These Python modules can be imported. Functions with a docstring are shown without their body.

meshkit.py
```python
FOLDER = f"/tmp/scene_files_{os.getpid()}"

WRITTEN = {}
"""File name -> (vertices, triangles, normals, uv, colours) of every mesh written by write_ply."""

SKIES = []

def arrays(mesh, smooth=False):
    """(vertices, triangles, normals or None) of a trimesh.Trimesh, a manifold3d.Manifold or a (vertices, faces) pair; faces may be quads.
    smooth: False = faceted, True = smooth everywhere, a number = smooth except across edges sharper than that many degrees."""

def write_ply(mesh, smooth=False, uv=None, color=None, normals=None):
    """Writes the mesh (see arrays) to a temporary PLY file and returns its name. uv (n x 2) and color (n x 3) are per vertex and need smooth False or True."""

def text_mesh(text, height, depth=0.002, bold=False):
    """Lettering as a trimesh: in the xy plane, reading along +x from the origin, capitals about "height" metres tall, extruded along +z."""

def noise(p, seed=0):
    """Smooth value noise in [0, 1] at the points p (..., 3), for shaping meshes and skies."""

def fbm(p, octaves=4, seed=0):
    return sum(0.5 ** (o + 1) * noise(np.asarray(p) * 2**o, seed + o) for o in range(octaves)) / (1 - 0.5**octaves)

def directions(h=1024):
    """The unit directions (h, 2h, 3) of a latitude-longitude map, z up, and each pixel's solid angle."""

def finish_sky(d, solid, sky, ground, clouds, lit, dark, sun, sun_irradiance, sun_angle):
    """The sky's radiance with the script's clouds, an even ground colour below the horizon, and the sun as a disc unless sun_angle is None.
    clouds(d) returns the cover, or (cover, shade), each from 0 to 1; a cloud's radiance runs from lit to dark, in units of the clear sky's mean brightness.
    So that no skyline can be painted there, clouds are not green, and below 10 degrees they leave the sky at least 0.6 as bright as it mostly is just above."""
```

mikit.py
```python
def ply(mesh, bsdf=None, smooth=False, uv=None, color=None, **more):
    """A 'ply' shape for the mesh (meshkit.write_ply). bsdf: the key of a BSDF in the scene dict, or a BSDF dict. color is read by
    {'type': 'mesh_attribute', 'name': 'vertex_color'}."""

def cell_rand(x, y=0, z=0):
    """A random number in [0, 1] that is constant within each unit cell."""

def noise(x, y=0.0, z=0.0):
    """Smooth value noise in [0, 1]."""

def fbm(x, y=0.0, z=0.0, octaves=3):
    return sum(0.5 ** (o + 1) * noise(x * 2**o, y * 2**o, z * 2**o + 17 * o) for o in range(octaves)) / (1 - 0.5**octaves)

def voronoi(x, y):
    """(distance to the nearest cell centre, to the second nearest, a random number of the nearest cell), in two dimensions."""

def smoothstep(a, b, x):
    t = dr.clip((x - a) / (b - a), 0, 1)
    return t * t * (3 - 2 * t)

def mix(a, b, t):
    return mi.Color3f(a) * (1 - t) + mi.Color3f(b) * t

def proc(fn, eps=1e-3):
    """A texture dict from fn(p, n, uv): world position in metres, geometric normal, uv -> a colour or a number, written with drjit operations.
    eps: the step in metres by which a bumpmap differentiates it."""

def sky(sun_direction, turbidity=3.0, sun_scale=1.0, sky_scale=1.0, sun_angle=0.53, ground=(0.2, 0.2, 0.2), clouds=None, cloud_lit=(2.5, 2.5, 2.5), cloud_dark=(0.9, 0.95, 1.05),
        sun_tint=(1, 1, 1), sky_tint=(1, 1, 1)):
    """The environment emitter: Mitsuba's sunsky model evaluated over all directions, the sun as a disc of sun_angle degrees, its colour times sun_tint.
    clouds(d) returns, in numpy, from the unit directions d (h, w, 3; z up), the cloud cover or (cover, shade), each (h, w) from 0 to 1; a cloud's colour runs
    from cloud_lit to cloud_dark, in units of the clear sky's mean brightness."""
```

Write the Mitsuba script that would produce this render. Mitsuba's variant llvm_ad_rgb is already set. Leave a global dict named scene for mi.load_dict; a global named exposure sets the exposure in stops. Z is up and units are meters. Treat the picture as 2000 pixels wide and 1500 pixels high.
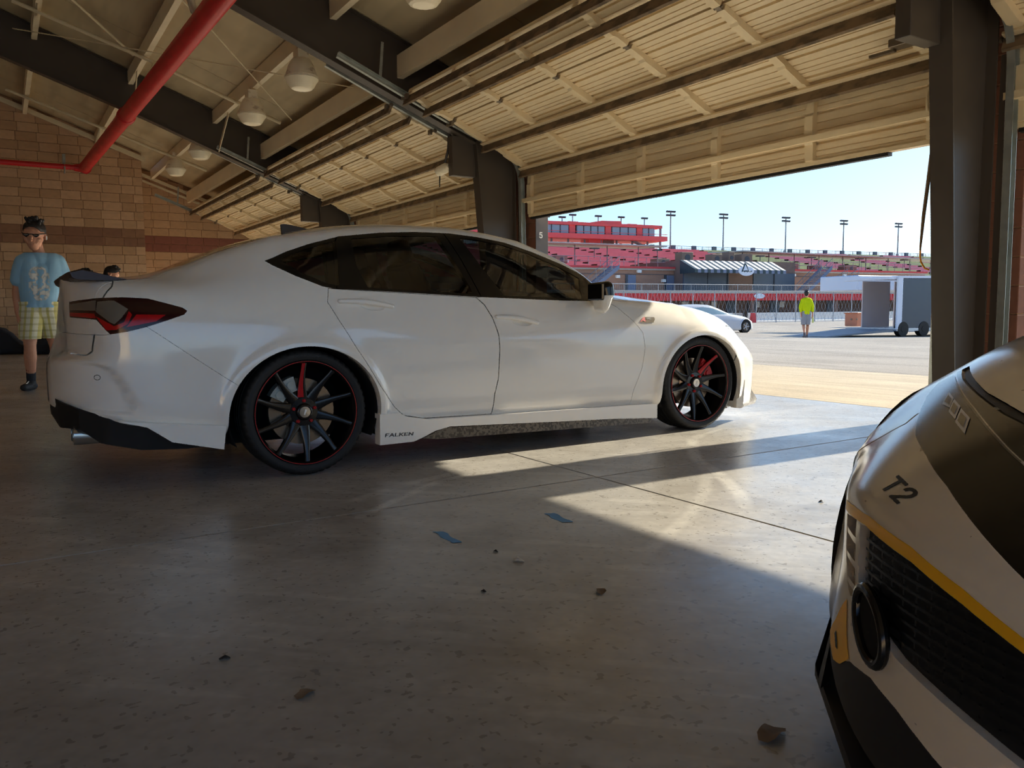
import math, random
import numpy as np
import trimesh
import manifold3d as m3
import mitsuba as mi
import drjit as dr
import mikit, meshkit
from mikit import noise, fbm, smoothstep, mix, voronoi, cell_rand
from shapely.geometry import Polygon, LineString, box as sbox, Point
from shapely.ops import unary_union
from scipy.interpolate import Akima1DInterpolator, PchipInterpolator

T = mi.ScalarTransform4f
scene, labels = {}, {}
rng = random.Random(7)

# ------------------------------------------------------------------ camera, sky, exposure
CAM_H = 0.868
YAW, PITCH, ROLL, FPX = 0.564774996, -0.0917125224, -0.00736535609, 1571.75
_f = np.array([-math.cos(YAW) * math.cos(PITCH), math.sin(YAW) * math.cos(PITCH), math.sin(PITCH)])
_r0 = np.cross(_f, [0, 0, 1.0]); _r0 /= np.linalg.norm(_r0)
_u0 = np.cross(_r0, _f)
_u = -math.sin(ROLL) * _r0 + math.cos(ROLL) * _u0
scene['camera'] = {'type': 'perspective', 'fov': math.degrees(2 * math.atan(1000 / FPX)), 'fov_axis': 'x', 'near_clip': 0.05, 'far_clip': 3000.0,
                   'to_world': T().look_at(origin=[0, 0, CAM_H], target=[float(x) for x in np.array([0, 0, CAM_H]) + _f], up=[float(x) for x in _u])}
SUN = np.array([0.018, 0.889, 0.459])
scene['sky'] = mikit.sky(SUN, turbidity=2.6, sun_scale=1.55, sky_scale=1.2, sun_angle=0.6, ground=(0.30, 0.27, 0.22), sky_tint=(0.85, 0.96, 1.15), sun_tint=(0.86, 1.0, 1.24))
exposure = 2.42

# ------------------------------------------------------------------ helpers
_count = {}
def nm(base, parent=None):
    full = (parent + '__' + base) if parent else base
    n = _count.get(full, 0); _count[full] = n + 1
    return full if n == 0 else '%s_%03d' % (full, n)

def put(base, mesh, bsdf, smooth=False, parent=None, label=None, cat=None, group=None, kind=None, **kw):
    k = nm(base, parent)
    scene[k] = mikit.ply(mesh, bsdf, smooth, **kw)
    note(k, label, cat, group, kind)
    return k

def note(k, label=None, cat=None, group=None, kind=None):
    d = {n: v for n, v in (('label', label), ('category', cat), ('group', group), ('kind', kind)) if v}
    if d: labels[k] = d

def thing(base, label, cat, group=None):
    k = nm(base); note(k, label, cat, group); return k

def copy_shape(src, base, parent, M, label=None):
    k = nm(base, parent)
    scene[k] = {**src, 'to_world': T(M.tolist() if hasattr(M, 'tolist') else M)}
    if label: labels[k] = {'label': label}
    return k

class MB:
    def __init__(s): s.v, s.f, s.n = [], [], 0
    def raw(s, v, f):
        v = np.asarray(v, float); f = np.asarray(f, int)
        if f.shape[1] == 4: f = np.vstack([f[:, [0, 1, 2]], f[:, [0, 2, 3]]])
        s.v.append(v); s.f.append(f + s.n); s.n += len(v); return s
    def tm(s, m, M=None):
        if M is not None: m = m.copy(); m.apply_transform(M)
        return s.raw(m.vertices, m.faces)
    def box(s, lo, hi, M=None):
        lo, hi = np.minimum(lo, hi), np.maximum(lo, hi)
        v = np.array([[(lo, hi)[i][0], (lo, hi)[j][1], (lo, hi)[k][2]] for i in (0, 1) for j in (0, 1) for k in (0, 1)], float)
        if M is not None: v = v @ M[:3, :3].T + M[:3, 3]
        return s.raw(v, CUBEF)
    def bbox(s, lo, hi, b=0.004, M=None):
        """box with chamfered edges"""
        lo, hi = np.minimum(lo, hi).astype(float), np.maximum(lo, hi).astype(float)
        b = min(b, (hi - lo).min() * 0.45)
        pts = []
        for i in (0, 1):
            for j in (0, 1):
                for k in (0, 1):
                    c = np.array([(lo, hi)[i][0], (lo, hi)[j][1], (lo, hi)[k][2]])
                    sg = np.array([1 - 2 * i, 1 - 2 * j, 1 - 2 * k]) * b
                    for a in range(3):
                        d = sg.copy(); d[a] = 0; pts.append(c + d)
        h = trimesh.convex.convex_hull(np.array(pts))
        v = h.vertices
        if M is not None: v = v @ M[:3, :3].T + M[:3, 3]
        return s.raw(v, h.faces)
    def bar(s, a, b, w, h, up=(0, 0, 1)):
        a, b = np.asarray(a, float), np.asarray(b, float)
        z = b - a; L = np.linalg.norm(z); z /= L
        up = np.asarray(up, float)
        if abs(z @ up) > 0.98: up = np.array([1.0, 0, 0])
        x = np.cross(up, z); x /= np.linalg.norm(x); y = np.cross(z, x)
        M = np.eye(4); M[:3, 0], M[:3, 1], M[:3, 2], M[:3, 3] = x, y, z, a
        return s.box([-w / 2, -h / 2, 0], [w / 2, h / 2, L], M)
    def tube(s, pts, r, n=10, caps=True):
        p = np.asarray(pts, float); k = len(p)
        t = np.gradient(p, axis=0) if k > 2 else np.repeat([p[1] - p[0]], 2, 0)
        t /= np.linalg.norm(t, axis=1, keepdims=True) + 1e-12
        up = np.array([0, 0, 1.0]) if abs(t[0][2]) < 0.9 else np.array([1.0, 0, 0])
        x = np.cross(up, t[0]); x /= np.linalg.norm(x)
        rs = np.broadcast_to(r, (k,)); ang = np.arange(n) * 2 * np.pi / n; V = []
        for i in range(k):
            x = x - t[i] * (x @ t[i]); x /= np.linalg.norm(x); y = np.cross(t[i], x)
            V.append(p[i] + rs[i] * (np.cos(ang)[:, None] * x + np.sin(ang)[:, None] * y))
        V = np.vstack(V)
        i, j = np.meshgrid(np.arange(k - 1), np.arange(n), indexing='ij')
        q = np.stack([i * n + j, i * n + (j + 1) % n, (i + 1) * n + (j + 1) % n, (i + 1) * n + j], -1).reshape(-1, 4)
        s.raw(V, q)
        if caps:
            for e, o in ((0, -1), (k - 1, 1)):
                V2 = np.vstack([V[e * n:(e + 1) * n], p[e]])
                F = [[(jj + 1) % n, jj, n] if o < 0 else [jj, (jj + 1) % n, n] for jj in range(n)]
                s.raw(V2, F)
        return s
    def prism(s, poly, axis, a, b):
        """2-D polygon extruded along an axis: axis 0 -> (y,z), 1 -> (x,z), 2 -> (x,y)"""
        P = poly if isinstance(poly, Polygon) else Polygon(poly)
        if not P.is_valid: P = P.buffer(0)
        for g in getattr(P, 'geoms', [P]):
            m = trimesh.creation.extrude_polygon(g, abs(b - a), engine='earcut')
            v = np.array(m.vertices); f = np.array(m.faces); w = v[:, 2] + min(a, b)
            if axis == 0: V = np.stack([w, v[:, 0], v[:, 1]], 1)
            elif axis == 1: V = np.stack([v[:, 0], w, v[:, 1]], 1); f = f[:, ::-1]
            else: V = np.stack([v[:, 0], v[:, 1], w], 1)
            s.raw(V, f)
        return s
    def lathe(s, prof, M=None, n=24):
        """profile (r, z) revolved about z"""
        m = trimesh.creation.revolve(np.asarray(prof, float), sections=n)
        return s.tm(m, M)
    def mesh(s): return trimesh.Trimesh(np.vstack(s.v), np.vstack(s.f), process=False)
    def put(s, base, bsdf, smooth=False, **kw): return put(base, s.mesh(), bsdf, smooth, **kw)

CUBEF = np.array([[0, 1, 3], [0, 3, 2], [4, 6, 7], [4, 7, 5], [0, 4, 5], [0, 5, 1], [2, 3, 7], [2, 7, 6], [0, 2, 6], [0, 6, 4], [1, 5, 7], [1, 7, 3]])

def frame(o, x=None, z=None, y=None):
    """4x4 from an origin and two of the axes"""
    if z is None: z = np.cross(x, y)
    if x is None: x = np.cross(y, z)
    x = np.asarray(x, float) / np.linalg.norm(x); z = np.asarray(z, float); z = z - x * (x @ z); z /= np.linalg.norm(z)
    M = np.eye(4); M[:3, 0], M[:3, 1], M[:3, 2], M[:3, 3] = x, np.cross(z, x), z, o
    return M
def TR(x, y, z): return trimesh.transformations.translation_matrix([x, y, z])
def RZ(a): return trimesh.transformations.rotation_matrix(a, [0, 0, 1])
def RX(a): return trimesh.transformations.rotation_matrix(a, [1, 0, 0])
def RY(a): return trimesh.transformations.rotation_matrix(a, [0, 1, 0])

def mat(name, color, rough=0.5, spec=0.5, metal=0.0, coat=0.0, bump=None, two=True, **kw):
    b = {'type': 'principled', 'base_color': color if isinstance(color, dict) else {'type': 'rgb', 'value': list(color)}, 'roughness': rough, 'specular': spec, **kw}
    if metal: b['metallic'] = metal
    if coat: b['clearcoat'] = coat; b['clearcoat_gloss'] = kw.get('clearcoat_gloss', 0.97)
    if bump is not None: b = {'type': 'bumpmap', 'arbitrary': bump[0], 'scale': bump[1], 'bsdf': b}
    scene[name] = {'type': 'twosided', 'bsdf': b} if two else b
    return name
# ------------------------------------------------------------------ materials
def lin(r, g, b):
    return [((c / 255) / 12.92 if c <= 10.3 else (((c / 255) + 0.055) / 1.055) ** 2.4) for c in (r, g, b)]
def P3(fn): return mikit.proc(fn)
def speckle(c, amt=0.12, s=6.0, oct=4):
    c = list(c)
    return P3(lambda p, n, uv: mi.Color3f(c) * (1 - amt + 2 * amt * fbm(p.x * s, p.y * s, p.z * s, oct)))

TRACKS = [(.055, 1.0, [(-3.94, 4.03), (-3.85, 3.86), (-3.70, 3.72), (-3.47, 3.49), (-3.24, 3.31), (-3.07, 3.23), (-2.82, 3.07), (-2.57, 2.89), (-2.38, 2.72)]), (.03, .6, [(-3.94, 4.03), (-4.06, 4.37), (-3.98, 4.49), (-3.80, 4.42)]),
          (.045, .5, [(-3.24, 3.31), (-3.04, 3.16), (-2.66, 2.75), (-2.42, 2.42), (-2.21, 2.06), (-2.05, 1.80), (-1.9, 1.5)]), (.04, .7, [(-3.17, 1.24), (-3.38, 1.51), (-3.6, 1.82), (-3.68, 2.04)]), (.05, .6, [(-3.48, 1.36), (-3.63, 1.62), (-3.71, 1.87), (-3.75, 1.97)]), (.10, .35, [(-1.7, 1.2), (-1.89, 1.45), (-2.03, 1.68), (-2.13, 1.89)])]
def _floor_col(p, n, uv):
    a = fbm(p.x * 0.9, p.y * 0.7, 0, 4); b = fbm(p.x * 5, p.y * 5, 3, 4); c = fbm(p.x * 40, p.y * 40, 5, 3)
    st = fbm(p.x * 1.3 + p.y * 1.5, (p.y - p.x) * 9.0, 9, 4); s2 = fbm(p.x * 7.0 - p.y * 2, p.y * 1.6 + p.x, 4, 4)
    col = mix(lin(186, 182, 174), lin(204, 199, 190), smoothstep(0.3, 0.7, a))
    col = mix(col, lin(164, 158, 149), 0.35 * smoothstep(0.50, 0.72, b))
    col = mix(col, lin(220, 216, 207), 0.35 * smoothstep(0.58, 0.75, st))
    col = mix(col, lin(168, 162, 154), 0.3 * smoothstep(0.56, 0.74, s2))
    col = mix(col, lin(140, 132, 122), 0.3 * smoothstep(0.60, 0.76, fbm(p.x * 2.1 + 7, p.y * 2.1, 2, 5)))
    # pale curved tyre tracks
    arc = 0.0
    br = smoothstep(0.22, 0.55, fbm(p.x * 4, p.y * 4, 1, 3))
    for w_, a_, pl in TRACKS:
        d = mi.Float(9.0)
        for (x0, y0), (x1, y1) in zip(pl[:-1], pl[1:]):
            ex, ey = x1 - x0, y1 - y0; t = dr.clip(((p.x - x0) * ex + (p.y - y0) * ey) / (ex * ex + ey * ey), 0, 1)
            d = dr.minimum(d, dr.sqrt(dr.square(p.x - x0 - t * ex) + dr.square(p.y - y0 - t * ey)))
        arc = dr.maximum(arc, a_ * smoothstep(w_, w_ * .25, d))
    arc = arc * br
    col = mix(col, lin(232, 228, 218), dr.clip(0.85 * arc, 0, 0.85))
    sp = smoothstep(0.76, 0.80, fbm(p.x * 55, p.y * 55, 8, 2))
    col = mix(col, lin(96, 86, 76), 0.4 * sp)
    return col * mi.Color3f(1.0, 0.995, 0.975) * (0.56 + 0.14 * c)
def _floor_rough(p, n, uv):
    return 0.16 + 0.20 * fbm(p.x * 3, p.y * 3, 1, 4) + 0.08 * fbm(p.x * 30, p.y * 30, 2, 2)
mat('m_floor', P3(_floor_col), rough=P3(_floor_rough), spec=0.75)
mat('m_joint', lin(60, 50, 44), rough=0.9)
def _apron(p, n, uv):
    a = fbm(p.x * 1.1, p.y * 2.3, 0, 4); s = fbm(p.x * 0.6, p.y * 14, 1, 3); g = fbm(p.x * 60, p.y * 60, 2, 2)
    c = mix(lin(178, 164, 138), lin(202, 189, 162), a); c = mix(c, lin(162, 150, 128), 0.35 * smoothstep(0.5, 0.75, s))
    return c * (0.9 + 0.2 * g)
mat('m_apron', P3(_apron), rough=0.75, spec=0.35)
def _asph(p, n, uv):
    a = fbm(p.x * 0.5, p.y * 0.5, 0, 4); g = fbm(p.x * 45, p.y * 45, 2, 3); s = fbm(p.x * 0.35, p.y * 5.5, 4, 3)
    c = mix(lin(150, 143, 132), lin(178, 171, 158), a); c = mix(c, lin(128, 122, 114), 0.5 * smoothstep(0.55, 0.75, s))
    return c * (0.8 + 0.4 * g)
mat('m_asphalt', P3(_asph), rough=0.85, spec=0.25)
mat('m_deck', P3(lambda p, n, uv: mix(lin(206, 190, 156), lin(182, 164, 130), fbm(p.x * 1.7, p.y * 0.7, p.z, 4)) * (0.85 + 0.15 * smoothstep(0.2, 0.6, fbm(p.x * 0.8, p.y * 6, 2, 3)))), rough=0.6)
mat('m_steel_brown', speckle(lin(72, 65, 58), 0.15, 4), rough=0.42, spec=0.4)
mat('m_steel_cream', speckle(lin(214, 200, 168), 0.08, 9), rough=0.5)
mat('m_purlin', speckle(lin(222, 208, 178), 0.12, 3), rough=0.5)
mat('m_door', P3(lambda p, n, uv: mix(lin(224, 206, 170), lin(212, 192, 154), fbm(p.x * 3, p.y * 3, p.z * 3, 4))), rough=0.45)
mat('m_strut', P3(lambda p, n, uv: mix(lin(120, 100, 76), lin(84, 70, 54), smoothstep(0.35, 0.65, fbm(p.x * 9, p.y * 9, p.z * 14, 4)))), rough=0.75)
mat('m_galv', P3(lambda p, n, uv: mix(lin(150, 156, 150), lin(186, 190, 184), fbm(p.x * 12, p.y * 12, p.z * 12, 3))), rough=0.38, metal=0.6)
mat('m_hw', lin(120, 108, 92), rough=0.45, metal=0.5)
mat('m_block1', speckle(lin(188, 152, 118), 0.10, 14), rough=0.85)
mat('m_block2', speckle(lin(180, 144, 110), 0.10, 14), rough=0.85)
mat('m_block3', speckle(lin(196, 160, 126), 0.10, 14), rough=0.85)
mat('m_band1', speckle(lin(146, 108, 82), 0.12, 14), rough=0.8)
mat('m_band2', speckle(lin(136, 98, 76), 0.12, 14), rough=0.8)
mat('m_band3', speckle(lin(130, 80, 66), 0.12, 14), rough=0.8)
mat('m_mortar', lin(140, 108, 80), rough=0.95)
mat('m_pier', speckle(lin(120, 78, 60), 0.15, 14), rough=0.85)
mat('m_signgrey', lin(92, 86, 84), rough=0.6)
mat('m_red', speckle(lin(196, 38, 42), 0.10, 5), rough=0.38, coat=0.2)
mat('m_white', lin(236, 234, 228), rough=0.5)
mat('m_black', lin(22, 22, 23), rough=0.55)
mat('m_lens', lin(238, 228, 200), rough=0.25)
mat('m_lampcap', P3(lambda p, n, uv: mix(lin(226, 214, 188), lin(150, 124, 98), 0.7 * smoothstep(0.58, 0.78, fbm(p.x * 9, p.y * 9, p.z * 16, 4)))), rough=0.5)
mat('m_tape', lin(92, 140, 180), rough=0.7)

# ------------------------------------------------------------------ building dimensions
XF = [8.97, 2.876, -3.13, -9.31, -15.41, -22.55]      # steel frames
YD = 6.06                                             # inner face of the raised doors
RIDGE = -3.0
YB = -12.1
def deck(y): return 5.74 - 0.365 * y if y > RIDGE else 5.74 - 0.365 * (2 * RIDGE - y)
XR, XL = 3.15, -22.75

# floor: separate slabs with open joints
xs = [-28.0, -21.53, -15.435, -9.34, -3.245, 2.85, 8.95, 15.5]
ys = [-12.6, -8.9, -5.1, -1.28, 2.575, 6.44]
put('floor', MB().box([-28, -12.6, -0.06], [15.5, 6.44, -0.014]).mesh(), 'm_joint', kind='structure', label='polished grey concrete garage floor with thin joints')
for i in range(len(xs) - 1):
    for j in range(len(ys) - 1):
        g = 0.0035
        MB().bbox([xs[i] + g, ys[j] + g, -0.05], [xs[i + 1] - g, ys[j + 1] - g, 0], 0.004).put('slab', 'm_floor', parent='floor')
m = MB()
ax = [-46.0, -33.72, -27.6, -21.53, -15.435, -9.34, -3.245, 2.85, 8.95, 24.0]
put('concrete_apron', MB().box([-46, 6.44, -0.07], [24, 9.85, -0.013]).mesh(), 'm_joint', kind='structure', label='sunlit tan concrete apron outside the doors')
for i in range(len(ax) - 1):
    MB().bbox([ax[i] + .003, 6.446, -0.06], [ax[i + 1] - .003, 9.85, 0], 0.003).put('slab', 'm_apron', parent='concrete_apron')
# asphalt falls away gently from the building
gy = [9.85, 12, 16, 22, 28, 34.55, 34.6, 60, 90, 140, 400]
def zg(y): return -0.012 - 0.0153 * min(max(y - 9.85, 0), 24.7)
def zg_xy(x, y):            # ground height outside
    return zg(y)
gv, gf = [], []
for y in gy:
    for x in (-600, -200, -80, -40, -20, 0, 24, 60, 200): gv.append([x, y, zg(y)])
nx = 9
for i in range(len(gy) - 1):
    for j in range(nx - 1): gf.append([i * nx + j, i * nx + j + 1, (i + 1) * nx + j + 1, (i + 1) * nx + j])
put('asphalt', MB().raw(gv, gf).mesh(), 'm_asphalt', smooth=True, kind='structure', label='worn grey asphalt of the paddock outside')
put('asphalt', MB().box([-600, -300, -0.06], [-46, 9.85, -0.013]).box([24, -300, -0.06], [200, 9.85, -0.013]).box([-46, -300, -0.06], [24, -12.6, -0.014]).mesh(), 'm_asphalt', kind='structure', label='asphalt around the sides and back of the garage')

# ceiling deck: sheets between the purlins, with lapped seams
for sgn, y0s in ((1, [RIDGE, -2.07, -0.70, 0.68, 2.07, 3.43, 4.80, 6.9]), (-1, [RIDGE, -3.93, -5.3, -6.68, -8.07, -9.43, -10.8, -12.9])):
    a_, b_ = y0s[0], y0s[-1]
    MB().raw([[x, y, deck(y) + o] for o in (.032, .06) for x, y in ((XL - .4, a_), (XR + .2, a_), (XR + .2, b_), (XL - .4, b_))], [[3, 2, 1, 0], [4, 5, 6, 7], [0, 1, 5, 4], [1, 2, 6, 5], [2, 3, 7, 6], [3, 0, 4, 7]]).put('deck', 'm_deck', parent='ceiling')
    labels['ceiling'] = {'kind': 'structure', 'label': 'sloping cream roof deck of the garage'}
    for k in range(len(y0s) - 1):
        for x0 in np.arange(XL, XR, 3.048):
            a, b = y0s[k], y0s[k + 1]; x1 = min(x0 + 3.048, XR)
            v = [[x0 + .006, a, deck(a)], [x1 - .006, a, deck(a)], [x1 - .006, b, deck(b)], [x0 + .006, b, deck(b)]]
            v += [[p[0], p[1], p[2] + .03] for p in v]
            f = [[0, 1, 2, 3], [4, 5, 6, 7], [0, 1, 5, 4], [1, 2, 6, 5], [2, 3, 7, 6], [3, 0, 4, 7]]
            MB().raw(v, f).put('panel', 'm_deck', parent='ceiling')

# purlins: a C-channel with a bright lower flange
def purlin(y, ztop, h, x0, x1, label, flip=1):
    m = MB(); w = 0.075; t = 0.006
    m.box([x0, y - t, ztop - h], [x1, y, ztop]); m.box([x0, y, ztop - h], [x1, y + flip * w, ztop - h + t])
    m.box([x0, y + flip * w, ztop - h], [x1, y + flip * (w - t), ztop - h + 0.02]); m.box([x0, y, ztop - t], [x1, y + flip * w, ztop])
    k = m.put('purlin', 'm_purlin', label=label, cat='roof purlin')
where = ['between the first two roof beams', 'between the second and third roof beams', 'beside the block wall', 'above the camera', 'in the bay beyond the right column']
bays = [(XF[2], XF[3], 0), (XF[3], XF[4], 1), (XF[4], XF[5] + .1, 2), (XF[1], XF[2], 3)]
for xa, xb, bi in bays:
    for y, nme in ((-2.07, 'sixth'), (-0.70, 'fifth'), (0.68, 'fourth'), (2.07, 'third'), (3.43, 'second')):
        if bi >= 3 and y < 3: pass
        purlin(y, deck(y + .05) - .002, 0.22, xb + .01, xa - .01, 'cream roof purlin %s, %s in from the door' % (where[bi], nme))
    y = 4.27
    purlin(y, 3.97, 0.27, xb + .01, xa - .01, 'deep header channel over the door, %s' % where[bi])

# steel frames: tapered column with flanges, knee, rafter
def steel_frame(X, lab, half=False):
    tw = 0.006
    k = thing('steel_frame', lab, 'steel frame')
    ci = [(5.60, 0.0), (5.335, 3.02)]                     # inner edge of the column
    ri = [(5.335, 3.02), (2.3, 4.20), (RIDGE, 6.05)]        # under side of the rafter
    co = 5.93
    def web(poly, nme): MB().prism(poly, 0, X - tw, X + tw).put(nme, 'm_steel_brown', parent=k)
    web([(5.60, 0), (co, 0), (co, deck(co) - .01), (5.335, deck(5.335) - .01), (5.335, 3.02)], 'column_web')
    web([(5.335, 3.02), (2.3, 4.20), (RIDGE, 6.05), (RIDGE, deck(RIDGE) - .01), (5.335, deck(5.335) - .01)], 'rafter_web')
    def flange(a, b, nme, w=0.16, t=0.012):
        MB().bar([X, a[0], a[1]], [X, b[0], b[1]], w, t, up=np.cross([1, 0, 0], [0, b[0] - a[0], b[1] - a[1]])).put(nme, 'm_steel_brown', parent=k)
    flange(ci[0], ci[1], 'column_flange'); flange((co, 0), (co, deck(co) - .05), 'column_flange')
    flange(ri[0], ri[1], 'rafter_flange'); flange(ri[1], ri[2], 'rafter_flange')
    flange((co, deck(co) - .02), (RIDGE, deck(RIDGE) - .02), 'rafter_flange')
    MB().bar([X, 5.335, 3.02], [X, 5.38, deck(5.38) - .02], 0.155, 0.014, up=(0, 1, 0)).put('stiffener', 'm_steel_brown', parent=k)
    MB().box([X - .09, 5.30, 0], [X + .09, 5.98, 0.02]).put('base_plate', 'm_steel_brown', parent=k)
    # haunch box on the room side
    MB().bbox([X - .11, 5.02, 2.60], [X + .0, 5.36, 3.10]).put('haunch_box', 'm_steel_brown', parent=k)
    # rear half mirrored
    R = lambda y: 2 * RIDGE - y
    web([(R(5.60), 0), (R(co), 0), (R(co), deck(co) - .01), (RIDGE, deck(RIDGE) - .01), (RIDGE, 6.05), (R(2.3), 4.2), (R(5.335), 3.02)], 'rear_web')
    for a, b in ((ci[0], ci[1]), ((co, 0), (co, deck(co) - .05)), (ri[0], ri[1]), (ri[1], ri[2]), ((co, deck(co) - .02), (RIDGE, deck(RIDGE) - .02))):
        flange((R(a[0]), a[1]), (R(b[0]), b[1]), 'rear_flange')
    return k
FL = ['far right steel frame beyond the camera', 'brown steel frame right of the camera, outside the picture', 'brown steel column and roof beam at the right edge beside the bright opening',
      'brown steel column and roof beam behind the roof of the white sedan', 'brown steel column and roof beam crossing behind the red pipe, beside the pinkish door']
for X, l in zip(XF[1:5], FL[1:]): steel_frame(X, l)

# masonry piers on the facade behind each column
def pier(X, first=False):
    x0, x1 = (X - .43, X + .21) if abs(X + 3.13) < .1 else (X - .355, X + .29)
    k = nm('trim_1'); labels[k] = {'kind': 'structure'}
    put(k + '__core', MB().box([x0 + .008, 6.118, 0], [x1 - .008, 6.282, deck(6.29) - .03]).mesh(), 'm_mortar')
    z = 0; c = 0
    while z < 3.4:
        top = min(z + .2032, deck(6.39) - .04)
        xsp = [x0, x0 + .405, x1] if c % 2 == 0 else [x0, x0 + .24, x1]
        for a, b in zip(xsp[:-1], xsp[1:]):
            MB().bbox([a + .004, 6.11, z + .004], [b - .004, 6.29, top - .004], .004).put('brick', 'm_pier', parent=k)
        z += .2032; c += 1
for X in XF[1:5]: pier(X)
# number plate on the reveal of the pier behind the sedan
XP = XF[3] + .29
# facade above the doors
m = MB(); m.box([XL - .3, 6.135, 2.62], [XR, 6.30, deck(6.38) - .02]); m.put('wall_front', 'm_steel_brown', kind='structure', label='brown facade strip above the doors')
m = MB().box([XL - .3, YB - .2, 3.1], [XR, YB, deck(YB) - .02])
m.box([XL - .3, YB - .2, 0], [XR, YB, 3.1])
m.put('wall_back', 'm_block2', kind='structure', label='rear wall of the garage with open bays')
m = MB().prism([(YB, 3.2), (YB, deck(YB)), (RIDGE, deck(RIDGE)), (6.2, deck(6.2)), (6.2, 3.2), (5.0, 3.6), (-11.0, 3.6)], 0, XR, XR + .2)
m.put('wall_right', 'm_block2', kind='structure', label='gable strip over the open right end of the garage')

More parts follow.
